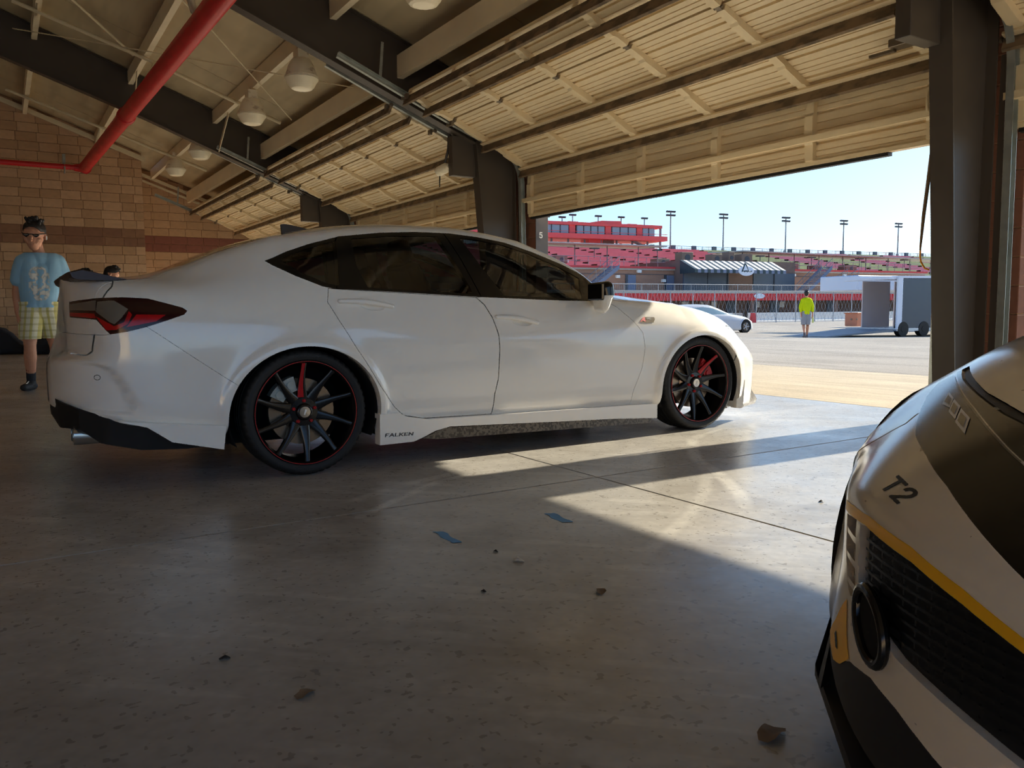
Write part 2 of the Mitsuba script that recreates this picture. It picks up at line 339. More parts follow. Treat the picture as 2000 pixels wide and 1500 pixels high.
# ------------------------------------------------------------------ block walls
def block_wall(key, X, y0, y1, zt, band, phase, mats, bmats, most, core_t=.2, label=None, odd=()):
    """courses of 16 x 8 inch blocks facing +x; each block is a part"""
    def top(y): return zt(y)
    poly = [(y0, 0), (y1, 0), (y1, top(y1))] + ([(RIDGE, top(RIDGE))] if y0 < RIDGE else []) + [(y0, top(y0))]
    put(key, MB().prism(poly, 0, X - core_t, X - .012).mesh(), 'm_mortar', kind='structure', label=label)
    L, H, g = .4064, .2032, .0045
    blocks = []
    nrow = int(6.9 / H) + 1
    for r in range(nrow):
        z = r * H
        edges = []
        yy = y1; first = True
        e = [y1]
        k = L * (1.0 if (r + phase) % 2 == 0 else .5)
        # a narrow filler row pattern near the corner
        e.append(y1 - k * .42 if (r + phase) % 2 == 0 else y1 - k * 1.05)
        e.append(e[-1] - L * .72)
        while e[-1] > y0: e.append(e[-1] - L)
        for a, b in zip(e[1:], e[:-1]):
            a = max(a, y0)
            if b - a < .03 or z > max(top(a), top(b)) - .03: continue
            z1 = min(z + H, max(top(a), top(b)) + .0)
            if z1 - z < .04: continue
            blocks.append((a, b, z, z1, band[0] - .01 < z + .1 < band[1], min(top(a), top(b))))
    vis = [q for q in blocks if q[1] > -.25 and q[2] > .15]
    vis.sort(key=lambda q: (-(q[1] > 0.0), -q[2]))
    chosen = set(vis[:most])
    stuff = [MB(), MB()]
    rr = random.Random(len(key))
    cache = {}
    for q in blocks:
        a, b, z, z1, isband, tp = q
        j = rr.random() * .004 - .002
        m = MB()
        if z1 > tp + .01:
            pg = [(a + g, z + g), (b - g, z + g), (b - g, min(z1 - g, top(b) - .01)), (a + g, min(z1 - g, top(a) - .01))]
            if min(pg[2][1], pg[3][1]) <= z + .02: continue
            m.prism(pg, 0, X - .04, X + j)
        else: m.bbox([X - .04, a + g, z + g], [X + j, b - g, z1 - g], .005)
        if q in chosen: m.put('brick', rr.choice(bmats if isband else mats), parent=key)
        else: stuff[int(isband)].tm(m.mesh())
    for i, s in enumerate(stuff):
        if s.v: s.put('masonry', (bmats if i else mats)[0], parent=key, kind='stuff')
block_wall('wall_left', -21.15, -12.1, 3.04, lambda y: deck(y) - .0, (2.44, 2.845), 0, ['m_block1', 'm_block2', 'm_block3'], ['m_band1', 'm_band2'], 290, label='tan block wall of the office corner with a brown two-course band')
block_wall('wall_end', -22.72, 3.04, 6.38, lambda y: deck(y) + .01, (2.44, 2.845), 1, ['m_block2', 'm_block1', 'm_block2'], ['m_band3', 'm_band3'], 200, label='recessed tan block end wall with a dark red band')
block_wall('wall_return', -21.15, 3.0, 3.0, lambda y: 0, (9, 9), 0, ['m_block2'], ['m_band1'], 0) if False else None
put('wall_corner', MB().box([-22.72, 2.98, 0], [-21.17, 3.035, deck(3.035) - .1]).mesh(), 'm_block2', kind='structure', label='return of the office block wall')
# low kerb at the foot of the wall
# roof-line channel along the walls
MB().bar([-21.05, -2.9, deck(-2.9) - .14], [-21.05, 3.1, deck(3.1) - .14], .07, .10).put('trim_2', 'm_steel_cream', kind='structure')
MB().bar([-22.6, 2.9, deck(2.9) - .20], [-22.6, 6.0, deck(6.0) - .20], .07, .07).bar([-22.62, 2.9, deck(2.9) - .34], [-22.62, 6.0, deck(6.0) - .34], .05, .05).put('trim_3', 'm_steel_cream', kind='structure')

# ------------------------------------------------------------------ sectional doors
SECT = [((6.055, 2.125), (6.055, 2.715)), ((6.03, 2.735), (5.475, 2.995)), ((5.455, 3.005), (4.905, 3.235)), ((4.885, 3.245), (4.30, 3.485))]
RAIL = [(5.985, 0.0), (5.985, 1.0), (5.98, 1.8), (5.965, 2.55), (5.945, 2.68), (5.90, 2.79), (5.82, 2.875), (5.70, 2.935), (5.42, 3.04), (5.0, 3.19), (4.626, 3.335), (3.76, 3.685), (3.45, 3.81)]
def sec_profile(Ls, bottom):
    """outer polyline of a ribbed steel section: (t along height, d depth towards the room); a few fine pin lines and two pressed channels"""
    t, d = [0], [0.0]
    def pin(c): t.extend([c - .005, c - .002, c + .002, c + .005]); d.extend([0, -.012, -.012, 0])
    def chan(c, w=.014): t.extend([c - w, c - w + .004, c + w - .004, c + w]); d.extend([0, -.022, -.022, 0])
    for u, kind in ((.08, 0), (.16, 0), (.27, 1), (.37, 0), (.45, 0), (.56, 0), (.70, 1), (.80, 0), (.90, 0)):
        (chan if kind else pin)(u * Ls)
    t.append(Ls); d.append(0)
    return np.array(t), np.array(d)
def garage_door(n, xa, xb, lab, stile_x):
    key = 'door_%d' % n
    labels[key] = {'kind': 'structure', 'label': lab}
    for si, (a, b) in enumerate(SECT):
        a, b = np.array(a), np.array(b); Ls = np.linalg.norm(b - a); e = (b - a) / Ls; nn = np.array([-e[1], e[0]])   # towards the room / downward
        if nn[0] > 0: nn = -nn
        if si and nn[1] > 0: nn = -nn
        t, d = sec_profile(Ls, si == 0)
        front = a + t[:, None] * e + d[:, None] * nn
        backp = np.array([b - .045 * nn, a - .045 * nn])
        pts = np.vstack([front, backp])
        k = MB().prism(Polygon(pts), 0, xa, xb).put('section', 'm_door', parent=key)
        def at(tt, dd): return a + tt * e + dd * nn
        # stiles: folded channel with stepped lower flange
        for xi, x in enumerate(stile_x):
            w = .042
            m = MB()
            poly = [tuple(at(.012, 0)), tuple(at(.012, .046)), tuple(at(Ls * .25, .046)), tuple(at(Ls * .29, .060)), tuple(at(Ls * .66, .060)), tuple(at(Ls * .70, .046)), tuple(at(Ls - .012, .046)), tuple(at(Ls - .012, 0))]
            m.prism(poly, 0, x - w, x + w)
            m.put('stile', 'm_door', parent=k)
            # hinge at the top joint
            if si < 3:
                h = MB(); c = at(Ls + .012, .03)
                h.tube([[x - .045, c[0], c[1]], [x + .045, c[0], c[1]]], .011, 8)
                for s in (-1, 1):
                    q0, q1 = at(Ls - .06 + (.06 if s > 0 else 0), .039), at(Ls + (.07 if s > 0 else .01), .039)
                    h.bar([x + s * .0, q0[0], q0[1]], [x + s * .0, q1[0], q1[1]], .05, .008, up=(0, nn[0], nn[1]))
                h.put('hinge', 'm_hw', parent=k)
        # struts
        def strut(tt, hgt, wid, mm, nme='strut'):
            m = MB(); p0 = at(tt, .05); 
            m.prism([tuple(at(tt - wid / 2, .048)), tuple(at(tt - wid / 2, .048 + hgt)), tuple(at(tt + wid / 2, .048 + hgt)), tuple(at(tt + wid / 2, .048))], 0, xa - .05, xb + .05)
            m.put(nme, mm, parent=k)
        if si == 0:
            strut(.19, .05, .05, 'm_door')
            MB().box([xa, 6.03, 2.10], [xb, 6.10, 2.135]).put('bottom_rail', 'm_door', parent=k)
            MB().box([xa + .02, 6.045, 2.072], [xb - .42, 6.10, 2.101]).put('weather_seal', 'm_black', parent=k)
        if si == 1: strut(.055, .115, .03, 'm_strut'); strut(.09, .02, .05, 'm_door', 'strut_lip')
        if si == 2: strut(.055, .115, .03, 'm_strut'); strut(.09, .02, .05, 'm_door', 'strut_lip')
        if si == 3: strut(.33, .105, .03, 'm_strut'); strut(Ls - .02, .11, .03, 'm_strut')
        # rollers
        for s, xe in ((-1, xa), (1, xb)):
            c = at(Ls, .06)
            MB().tube([[xe - s * .02, c[0], c[1]], [xe + s * .105, c[0], c[1]]], .007, 6).tube([[xe + s * .085, c[0], c[1]], [xe + s * .105, c[0], c[1]]], .024, 12).bbox([xe - s * .06, c[0] - .03, c[1] - .03], [xe - s * .0, c[0] + .01, c[1] + .03]).put('roller', 'm_hw', parent=k)
    if n == 1:
        c = np.array([xb - .055, 5.99])
        MB().tube([[c[0], c[1] + .02, 2.32], [c[0], c[1] - .03, 2.33], [c[0], c[1] - .04, 2.36], [c[0], c[1] - .04, 2.44], [c[0], c[1] - .03, 2.47], [c[0], c[1] + .02, 2.48]], .011, 8).put('pull_handle', 'm_door', smooth=40, parent=key + '__section')
        c = np.array([xb - .12, 5.70, 2.80])
        MB().bbox(c - [.07, .06, .03], c + [.07, .06, .03]).box(c - [.25, .02, .05], c + [-.05, .02, -.03]).put('lock_case', 'm_hw', parent=key + '__section_001')
def door_tracks(xa, xb, which):
    for s, x in ((-1, xa - (.0 if 'right column' in which else .07)), (1, xb + .07)):
        p = [[x, y, z] for y, z in RAIL]
        m = MB()
        # C-section swept
        P = np.array(RAIL); tt = np.gradient(P, axis=0); tt /= np.linalg.norm(tt, axis=1, keepdims=True); nn = np.stack([-tt[:, 1], tt[:, 0]], 1)
        prof = [(-.026, -.03), (.026, -.03), (.026, .03), (-.026, .03)]
        for q in ([(-.004, -.034), (-.004, .034), (.0, .034), (.0, -.034)], [(-.0, -.034), (.05, -.034), (.05, -.030), (0, -.030)], [(0, .030), (.05, .030), (.05, .034), (0, .034)]):
            V = []
            for i in range(len(P)):
                for (a, b) in q: V.append([x + s * (.02 - a), P[i, 0] + nn[i, 0] * b, P[i, 1] + nn[i, 1] * b])
            F = []
            for i in range(len(P) - 1):
                for c in range(4): F.append([i * 4 + c, i * 4 + (c + 1) % 4, (i + 1) * 4 + (c + 1) % 4, (i + 1) * 4 + c])
            F += [[0, 1, 2, 3], [len(V) - 4, len(V) - 3, len(V) - 2, len(V) - 1]]
            m.raw(V, F)
        k = m.put('door_track', 'm_galv', label='galvanised curved door track, %s side of %s' % ('left' if s < 0 else 'right', which), cat='door track')
        MB().bar([x + s * .02, 3.98, 3.60], [x + s * .02, 4.02, 4.05], .035, .006).put('hanger', 'm_galv', parent=k)
        MB().bar([x + s * .05, 5.99, 0], [x + s * .05, 5.99, 2.6], .06, .05).put('jamb_angle', 'm_steel_brown', parent=k)
DN = ['the wide door above the bright opening', 'the door behind the roof of the sedan', 'the pinkish door at the far end', 'the door beyond the right column', 'the door right of the camera']
DL = ['raised cream sectional door over the bright opening, stepped steel stiles and dirty struts', 'raised cream sectional door in the bay behind the sedan', 'raised sectional door at the far end glowing pinkish', 'raised sectional door beyond the right brown column', 'raised sectional door right of the picture']
for n, (xr, xl) in enumerate(((XF[2], XF[3]), (XF[3], XF[4]), (XF[4], XF[5]), (XF[1], XF[2]))):
    xa, xb = xl + .235, xr - (.37 if n == 0 else .30)
    if n == 3: xa = xl + .165
    if n == 2: xa = xl + .52
    st = [xa + .05] + [xa + (xb - xa) * q for q in (.145, .33, .515, .715)] + [xb - .05] if n == 0 else [xa + .05 + (xb - xa - .1) * i / 5 for i in range(6)]
    st = [xa + .05 + (xb - xa - .1) * i / 5 for i in range(6)]
    garage_door(n + 1, xa, xb, DL[n], st)
    door_tracks(xa, xb, DN[n])

# "5" plate on the pier reveal
k = MB().bbox([XP + .002, 6.10, 1.30], [XP + .014, 6.30, 2.60], .003).put('bay_sign', 'm_signgrey', label='grey bay number panel reading 5 beside the opening', cat='sign')
t = meshkit.text_mesh('5', 0.075, .004, bold=True); t.apply_translation([-.02, 0, 0])
t.apply_transform(frame([XP + .014, 6.165, 1.825], x=[0, 1, 0], z=[1, 0, 0]))
put('number', t, 'm_white', parent=k, label='white number 5')

# ------------------------------------------------------------------ roof furniture
LAMPS = [(-10.39, 3.43, 4.10, "bay lamp nearest the sedan roof, upper of the left pair"), (-12.80, 3.43, 4.13, "bay lamp left of and below the nearest one"), (-19.10, 3.43, 4.25, "small far bay lamp beside the block wall"), (-16.55, 3.43, 4.20, "bay lamp half hidden behind the second roof beam"), (-6.88, 3.43, 4.05, "bay lamp cut by the top edge of the picture"), (2.0, 3.43, 4.1, "bay lamp above the camera")]
def lamp(x, y, z, lab):
    k = thing('bay_lamp', lab, 'high bay lamp', 'high bay lamps under the roof')
    M = TR(x, y, z)
    MB().lathe([(0, -.02), (.105, -.02), (.13, -.05), (.165, -.12), (.19, -.20), (.20, -.235), (.21, -.24), (.21, -.255), (0, -.255)], M, 28).put('reflector', 'm_lampcap', smooth=35, parent=k)
    # ribbed refractor bowl
    prof = [(.212, -.255), (.214, -.275), (.185, -.315), (.16, -.36), (.13, -.395), (.10, -.405), (0, -.405)]
    n = 28; V, F = [], []
    for r, zz in prof[:-1]:
        for i in range(n):
            a = 2 * math.pi * i / n; q = r * (1 + (.02 if i % 2 else -.01) * (r < .21)); V.append([x + q * math.cos(a), y + q * math.sin(a), z + zz])
    V.append([x, y, z - .398])
    for i in range(len(prof) - 2):
        for j in range(n): F.append([i * n + j, (i + 1) * n + j, (i + 1) * n + (j + 1) % n, i * n + (j + 1) % n])
    c = len(V) - 1; o = (len(prof) - 2) * n
    mm = MB().raw(V, F); mm.raw(np.array(V)[list(range(o, o + n)) + [c]], [[(j + 1) % n, j, n] for j in range(n)])
    mm.put('refractor', 'm_lens', smooth=25, parent=k)
    MB().bbox([x - .10, y - .07, z - .03], [x + .10, y + .07, z + .10]).put('ballast_box', 'm_lampcap', parent=k)
    MB().tube([[x, y, z + .08], [x, y, z + .16]], .02, 8).put('stem', 'm_lampcap', parent=k)
for x, y, z, l in LAMPS: lamp(x, y, z, l)

# red sprinkler main, its elbow and the branch along the wall
P0, P1 = np.array([-20.82, 1.80, 4.13]), np.array([-6.0, 2.145, 4.03])
k = thing('sprinkler_pipe', 'large red sprinkler main crossing under the roof down to the wall', 'pipe')
MB().tube([P0, P1], .118, 20).put('main', 'm_red', smooth=40, parent=k)
MB().tube([[-20.86, -6, 4.12], [-20.86, 1.68, 4.135]], .058, 14).put('branch', 'm_red', smooth=40, parent=k)
MB().tube([[-20.86, 1.60, 4.13], [-20.86, 1.74, 4.13], [-20.84, 1.82, 4.13], [-20.74, 1.81, 4.13]], [.075, .09, .13, .135], 18).put('elbow', 'm_red', smooth=40, parent=k)
for t in (.40, .405, .885):
    c = P0 + (P1 - P0) * t; d = (P1 - P0) / np.linalg.norm(P1 - P0)
    MB().tube([c - d * .06, c - d * .03, c + d * .03, c + d * .06], [.125, .142, .142, .125], 18).put('coupling', 'm_red', smooth=30, parent=k)
MB().box([-20.96, 1.38, 4.10], [-20.90, 1.44, 4.42]).tube([[-20.86, 1.41, 4.22], [-20.80, 1.41, 4.10], [-20.80, 1.40, 3.98]], .018, 8).put('wall_bracket', 'm_galv', parent=k)

def rod(pts, r, nme, lab, m='m_steel_cream', cat='pipe', n=8): return MB().tube(pts, r, n).put(nme, m, smooth=50, label=lab, cat=cat)
dz = .27
def D(x, y, o=dz): return [x, y, deck(y) - o]
kk = rod([D(-13.9, .40), D(-13.6, 2.2), D(-13.6, 3.4), D(-13.55, 4.10)], .030, 'sprinkler_branch', 'white branch pipe crossing the ceiling left of the upper lamps')
MB().tube([D(-13.6, 2.22, .27), [-13.3, 2.0, 4.18]], .035, 10).put('riser', 'm_steel_cream', smooth=50, parent=kk)
kk = rod([D(-19.4, .35), D(-19.15, 2.1), D(-18.95, 4.05)], .032, 'sprinkler_branch', 'white branch pipe crossing the ceiling above the wall corner')
MB().tube([D(-19.2, 2.0, .27), [-19.3, 1.86, 4.2]], .035, 10).put('riser', 'm_steel_cream', smooth=50, parent=kk)
kk = rod([D(-9.05, 1.95, .5), D(-8.85, 2.2, .65)], .04, 'sprinkler_branch', 'short white branch pipe at the top of the red main')
MB().tube([[-9.3, 1.75, 4.75], [-9.75, 2.02, 4.2]], .045, 10).put('riser', 'm_steel_cream', smooth=50, parent=kk)
rod([D(-11.6, -.1, .16), D(-14.05, 1.98, .16)], .02, 'conduit', 'thin white conduit on the ceiling left of the cross rods', cat='conduit')
rod([D(-15.2, .42), D(-12.84, 2.42), D(-10.72, 4.26)], .009, 'brace_rod', 'thin brace rod sloping down to the right across the ceiling', cat='brace rod', n=6)
rod([D(-10.83, 2.07), D(-11.31, 2.56), D(-13.16, 4.16)], .009, 'brace_rod', 'thin pale brace rod crossing steeply down the ceiling', cat='brace rod', n=6)
for X0, s in ((XF[3], 1), (XF[4], 1), (XF[4], -1)):
    pass
for (a, b, l) in (((-14.50, 2.09, 4.76), (-15.3, 2.12, 4.27), 'cream flange brace from the purlin to the second roof beam, left of the red pipe'),
                  ((-14.42, 3.47, 4.22), (-15.3, 3.49, 3.76), 'cream flange brace below the nearer lamps to the second roof beam'),
                  ((-13.6, .70, 5.26), (-14.2, .72, 5.22), 'cream brace clip at the top left purlin')):
    MB().bar(a, b, .075, .012, up=(0, 1, 0)).put('flange_brace', 'm_steel_cream', label=l, cat='brace')
# fluorescent strip / conduit under the rafter behind the sedan, and the floodlight on the haunch
k = thing('flood_lamp', 'cream twin floodlight on the haunch of the column behind the sedan', 'floodlight')
c = np.array([-9.52, 5.0, 2.70])
MB().tube([c + [-.08, -.06, -.04], c + [-.05, -.04, -.02], c + [.05, .02, .02], c + [.08, .04, .03]], [.05, .065, .065, .04], 14).put('housing', 'm_lens', smooth=40, parent=k)
MB().tube([c + [.02, 0, .05], c + [.06, .04, .25], c + [.08, .05, .50]], .018, 8).put('arm', 'm_steel_brown', smooth=40, parent=k)
MB().tube([c + [-.05, -.03, -.06], c + [-.055, -.035, -.22]], .008, 6).put('pull_cord', 'm_black', parent=k)
# roof clip strips on rafter

# unseen block building, added to bounce warm sunlight towards the garage
k = nm('added_bounce_building'); note(k, 'unseen tan block building added behind the garage to bounce warm light', 'building')
put(k + '__wall', MB().box([-40, -30.4, 0], [40, -30, 6.5]).mesh(), 'm_block3'); put(k + '__eave', MB().box([-40.3, -30.6, 6.5], [40.3, -29.7, 6.7]).mesh(), 'm_steel_brown')
for i in range(12): MB().box([-37 + i * 6.1, -29.99, 0], [-32 + i * 6.1, -29.94, 3.4]).put('shutter', 'm_door', parent=k)
# ------------------------------------------------------------------ white sedan
def paint(name, color, alpha=0.02, ior=1.52):
    scene[name] = {'type': 'twosided', 'bsdf': {'type': 'roughplastic', 'distribution': 'ggx', 'alpha': alpha, 'int_ior': ior, 'nonlinear': False,
                   'diffuse_reflectance': color if isinstance(color, dict) else {'type': 'rgb', 'value': list(color)}}}
    return name
paint('m_paint', lin(240, 236, 227), .010, 1.75)
paint('m_gloss_black', lin(12, 12, 13), 0.03)
paint('m_smoke_red', lin(44, 10, 10), 0.02)
paint('m_lamp_red', lin(176, 16, 18), 0.03)
paint('m_lamp_grey', lin(112, 104, 92), 0.02)
paint('m_rubber', lin(30, 30, 31), 0.38, 1.45)
paint('m_rim', lin(14, 14, 16), 0.05)
paint('m_rim_red', lin(182, 20, 24), 0.08)
mat('m_trim', lin(26, 26, 27), rough=0.5); mat('m_matt_black', lin(20, 19, 18), rough=0.65, spec=0.3)
mat('m_carbon', P3(lambda p, n, uv: mix(lin(60, 54, 48), lin(98, 90, 80), smoothstep(0.4, 0.6, fbm(p.y * 90, p.z * 90 + p.x * 90, 1, 2)))), rough=0.3, spec=0.5)
mat('m_disc', lin(150, 132, 112), rough=0.3, metal=0.8)
mat('m_chrome', lin(196, 190, 180), rough=0.18, metal=0.9)
mat('m_dark', lin(10, 10, 10), rough=0.9)
mat('m_seat', lin(30, 29, 28), rough=0.8)
scene['m_tint'] = {'type': 'thindielectric', 'int_ior': 1.5, 'specular_transmittance': {'type': 'rgb', 'value': [0.055, 0.06, 0.06]}}
scene['m_glass'] = {'type': 'thindielectric', 'int_ior': 1.5, 'specular_transmittance': {'type': 'rgb', 'value': [0.72, 0.76, 0.75]}}

def bodyfn(rows, u0, u1, d_r, d_f, n_r, n_f, offs, nu=300, sub=12, sigma=0.03, bulge=None):
    """closed ring-lofted shell. rows: list of (v knots, w knots), bottom centre to top centre; local x = right, y = forward, z = up"""
    e = np.linspace(0, 1, 30) ** 2
    base = np.unique(np.concatenate([u0 + d_r * e, np.linspace(u0 + d_r, u1 - d_f, nu), u1 - d_f * e]))
    fine = np.linspace(u0, u1, 700)
    from scipy.ndimage import gaussian_filter1d
    sg = sigma / (fine[1] - fine[0])
    V, W, U = [], [], []
    dr_ = np.clip(base - u0, 0, d_r); df_ = np.clip(u1 - base, 0, d_f)
    E = (1 - np.clip((d_r - dr_) / d_r, 0, .9995) ** n_r) ** (1 / n_r) * (1 - np.clip((d_f - df_) / d_f, 0, .9995) ** n_f) ** (1 / n_f)
    for j, (vk, wk) in enumerate(rows):
        def ev(k):
            k = np.array(k, float)
            if len(k) == 1: return np.full_like(base, k[0, 1])
            y = PchipInterpolator(k[:, 0], k[:, 1])(np.clip(fine, k[0, 0], k[-1, 0]))
            return np.interp(base, fine, gaussian_filter1d(y, sg, mode='nearest'))
        V.append(ev(vk) * E); W.append(ev(wk))
        o_r, o_f = offs(j)
        U.append(base + o_r * (1 - smooth01((base - u0) / .30)) + o_f * (1 - smooth01((u1 - base) / .30)))
    V, W, U = np.array(V), np.array(W), np.array(U)                # rows x cols
    # across the rows: Akima through chord parameter, common to all columns
    q = np.linspace(0, len(rows) - 1, (len(rows) - 1) * sub + 1)
    par = np.arange(len(rows))
    G = np.stack([Akima1DInterpolator(par, A, axis=0)(q) for A in (V, U, W)], -1)   # nq x nc x 3
    G = np.stack([gaussian_filter1d(G[..., i], sub * .22, axis=0, mode='nearest') for i in range(3)], -1)
    G[0, :, 0] = 0; G[-1, :, 0] = 0
    if bulge is not None: G = bulge(G)
    return G
def _cw(P):
    return ((P[:, 0] * np.roll(P[:, 1], -1) - np.roll(P[:, 0], -1) * P[:, 1]).sum() < 0)
def smooth01(x): x = np.clip(x, 0, 1); return x * x * (3 - 2 * x)

def ring(G, inset=0.0, cols=None):
    """closed mesh (vertices with normals) from the half grid"""
    N = np.cross(np.gradient(G, axis=1), np.gradient(G, axis=0))
    N /= np.linalg.norm(N, axis=-1, keepdims=True) + 1e-12
    if N[len(N) // 2, G.shape[1] // 2, 0] < 0: N = -N
    N[0, :, 0] = 0; N[-1, :, 0] = 0
    H = G - inset * N
    H[0, :, 0] = 0; H[-1, :, 0] = 0; H[..., 0] = np.maximum(H[..., 0], 0)
    H[1:-1, :, 0] = np.maximum(H[1:-1, :, 0], 1e-4)
    if cols is not None: H, N = H[:, cols], N[:, cols]
    R = np.concatenate([H, (H * [-1, 1, 1])[-2:0:-1]], 0); RN = np.concatenate([N, (N * [-1, 1, 1])[-2:0:-1]], 0)
    n, c = R.shape[:2]
    P = R.transpose(1, 0, 2).reshape(-1, 3); Q = RN.transpose(1, 0, 2).reshape(-1, 3)
    i, j = np.meshgrid(np.arange(c - 1), np.arange(n), indexing='ij')
    a, b, d, e = i * n + j, i * n + (j + 1) % n, (i + 1) * n + (j + 1) % n, (i + 1) * n + j
    F = np.concatenate([np.stack([a, b, d], -1).reshape(-1, 3), np.stack([a, d, e], -1).reshape(-1, 3)])
    caps, k = [], len(P)
    for ci, nrm in ((0, [0, -1, 0]), (c - 1, [0, 1, 0])):
        P = np.vstack([P, R[:, ci].mean(0)]); Q = np.vstack([Q, nrm])
        idx = ci * n + np.arange(n)
        f = np.stack([idx, np.roll(idx, -1), np.full(n, len(P) - 1)], -1)
        caps.append(f[:, ::-1] if ci == 0 else f)
    F = np.vstack([F] + caps)
    vol = trimesh.Trimesh(P, F, process=False).volume
    if vol < 0: F = F[:, ::-1]
    return P, Q, F

def manif(P, Q, F):
    m = m3.Manifold(m3.Mesh(vert_properties=np.hstack([P, Q]).astype(np.float32), tri_verts=F.astype(np.uint32)))
    if m.is_empty() or m.status() != m3.Error.NoError: raise RuntimeError('bad solid %s' % m.status())
    return m
def solid(mesh):
    """a plain mesh as a manifold with zero normals as properties"""
    mesh = trimesh.Trimesh(mesh.vertices, mesh.faces, process=True)
    return manif(np.array(mesh.vertices), np.zeros((len(mesh.vertices), 3)), np.array(mesh.faces))
def side_prism(poly, x0, x1):
    P = poly if hasattr(poly, 'exterior') or hasattr(poly, 'geoms') else Polygon(poly)
    if not P.is_valid: P = P.buffer(0)
    return solid(MB().prism(P, 0, x0, x1).mesh()) if not hasattr(P, 'geoms') else m3.Manifold.batch_boolean([solid(MB().prism(g, 0, x0, x1).mesh()) for g in P.geoms if g.area > 1e-7], m3.OpType.Add)
def top_prism(poly, z0, z1): return solid(MB().prism(Polygon(poly), 2, z0, z1).mesh())
def out(man, key_id, only=False, drop_cut=False):
    """(mesh, normals) of a boolean result; smooth normals on the triangles that come from the body, flat elsewhere"""
    me = man.to_mesh()
    vp, tv = np.array(me.vert_properties), np.array(me.tri_verts).astype(int)
    ids = np.zeros(len(tv), int)
    ri = np.array(me.run_index) // 3
    for k, oid in enumerate(me.run_original_id): ids[ri[k]:ri[k + 1]] = oid
    keep = np.isin(ids, list(key_id))
    if not len(tv): return np.zeros((0, 3)), np.zeros((0, 3), int), np.zeros((0, 3))
    if vp.shape[1] < 6: vp = np.hstack([vp[:, :3], np.zeros((len(vp), 3))])
    A = tv[keep]; ua, inv = np.unique(A, return_inverse=True)
    ua = ua.astype(int); va, na = vp[ua, :3].reshape(-1, 3), vp[ua, 3:6].reshape(-1, 3); fa = inv.reshape(-1, 3)
    ln = np.linalg.norm(na, axis=1, keepdims=True); na = np.where(ln > 1e-6, na / np.maximum(ln, 1e-9), [0, 0, 1])
    if only: return va, fa, na
    Bt = tv[~keep]; vb = vp[Bt.reshape(-1), :3]
    fn = np.cross(vb[1::3] - vb[0::3], vb[2::3] - vb[0::3]); fn /= np.linalg.norm(fn, axis=1, keepdims=True) + 1e-12
    nb = np.repeat(fn, 3, 0); fb = np.arange(len(vb)).reshape(-1, 3) + len(va)
    return np.vstack([va, vb]), np.vstack([fa, fb]), np.vstack([na, nb])
def putn(base, vfn, bsdf, M, parent=None, label=None):
    v, f, n = vfn
    if len(f) == 0: return None
    v = v @ M[:3, :3].T + M[:3, 3]; n = n @ M[:3, :3].T
    k = nm(base, parent)
    path = meshkit.write_ply(trimesh.Trimesh(v, f, process=False), smooth=False, normals=n)
    scene[k] = {'type': 'ply', 'filename': path, 'face_normals': False, 'bsdf': {'type': 'ref', 'id': bsdf}}
    if label: labels[k] = {'label': label}
    return k

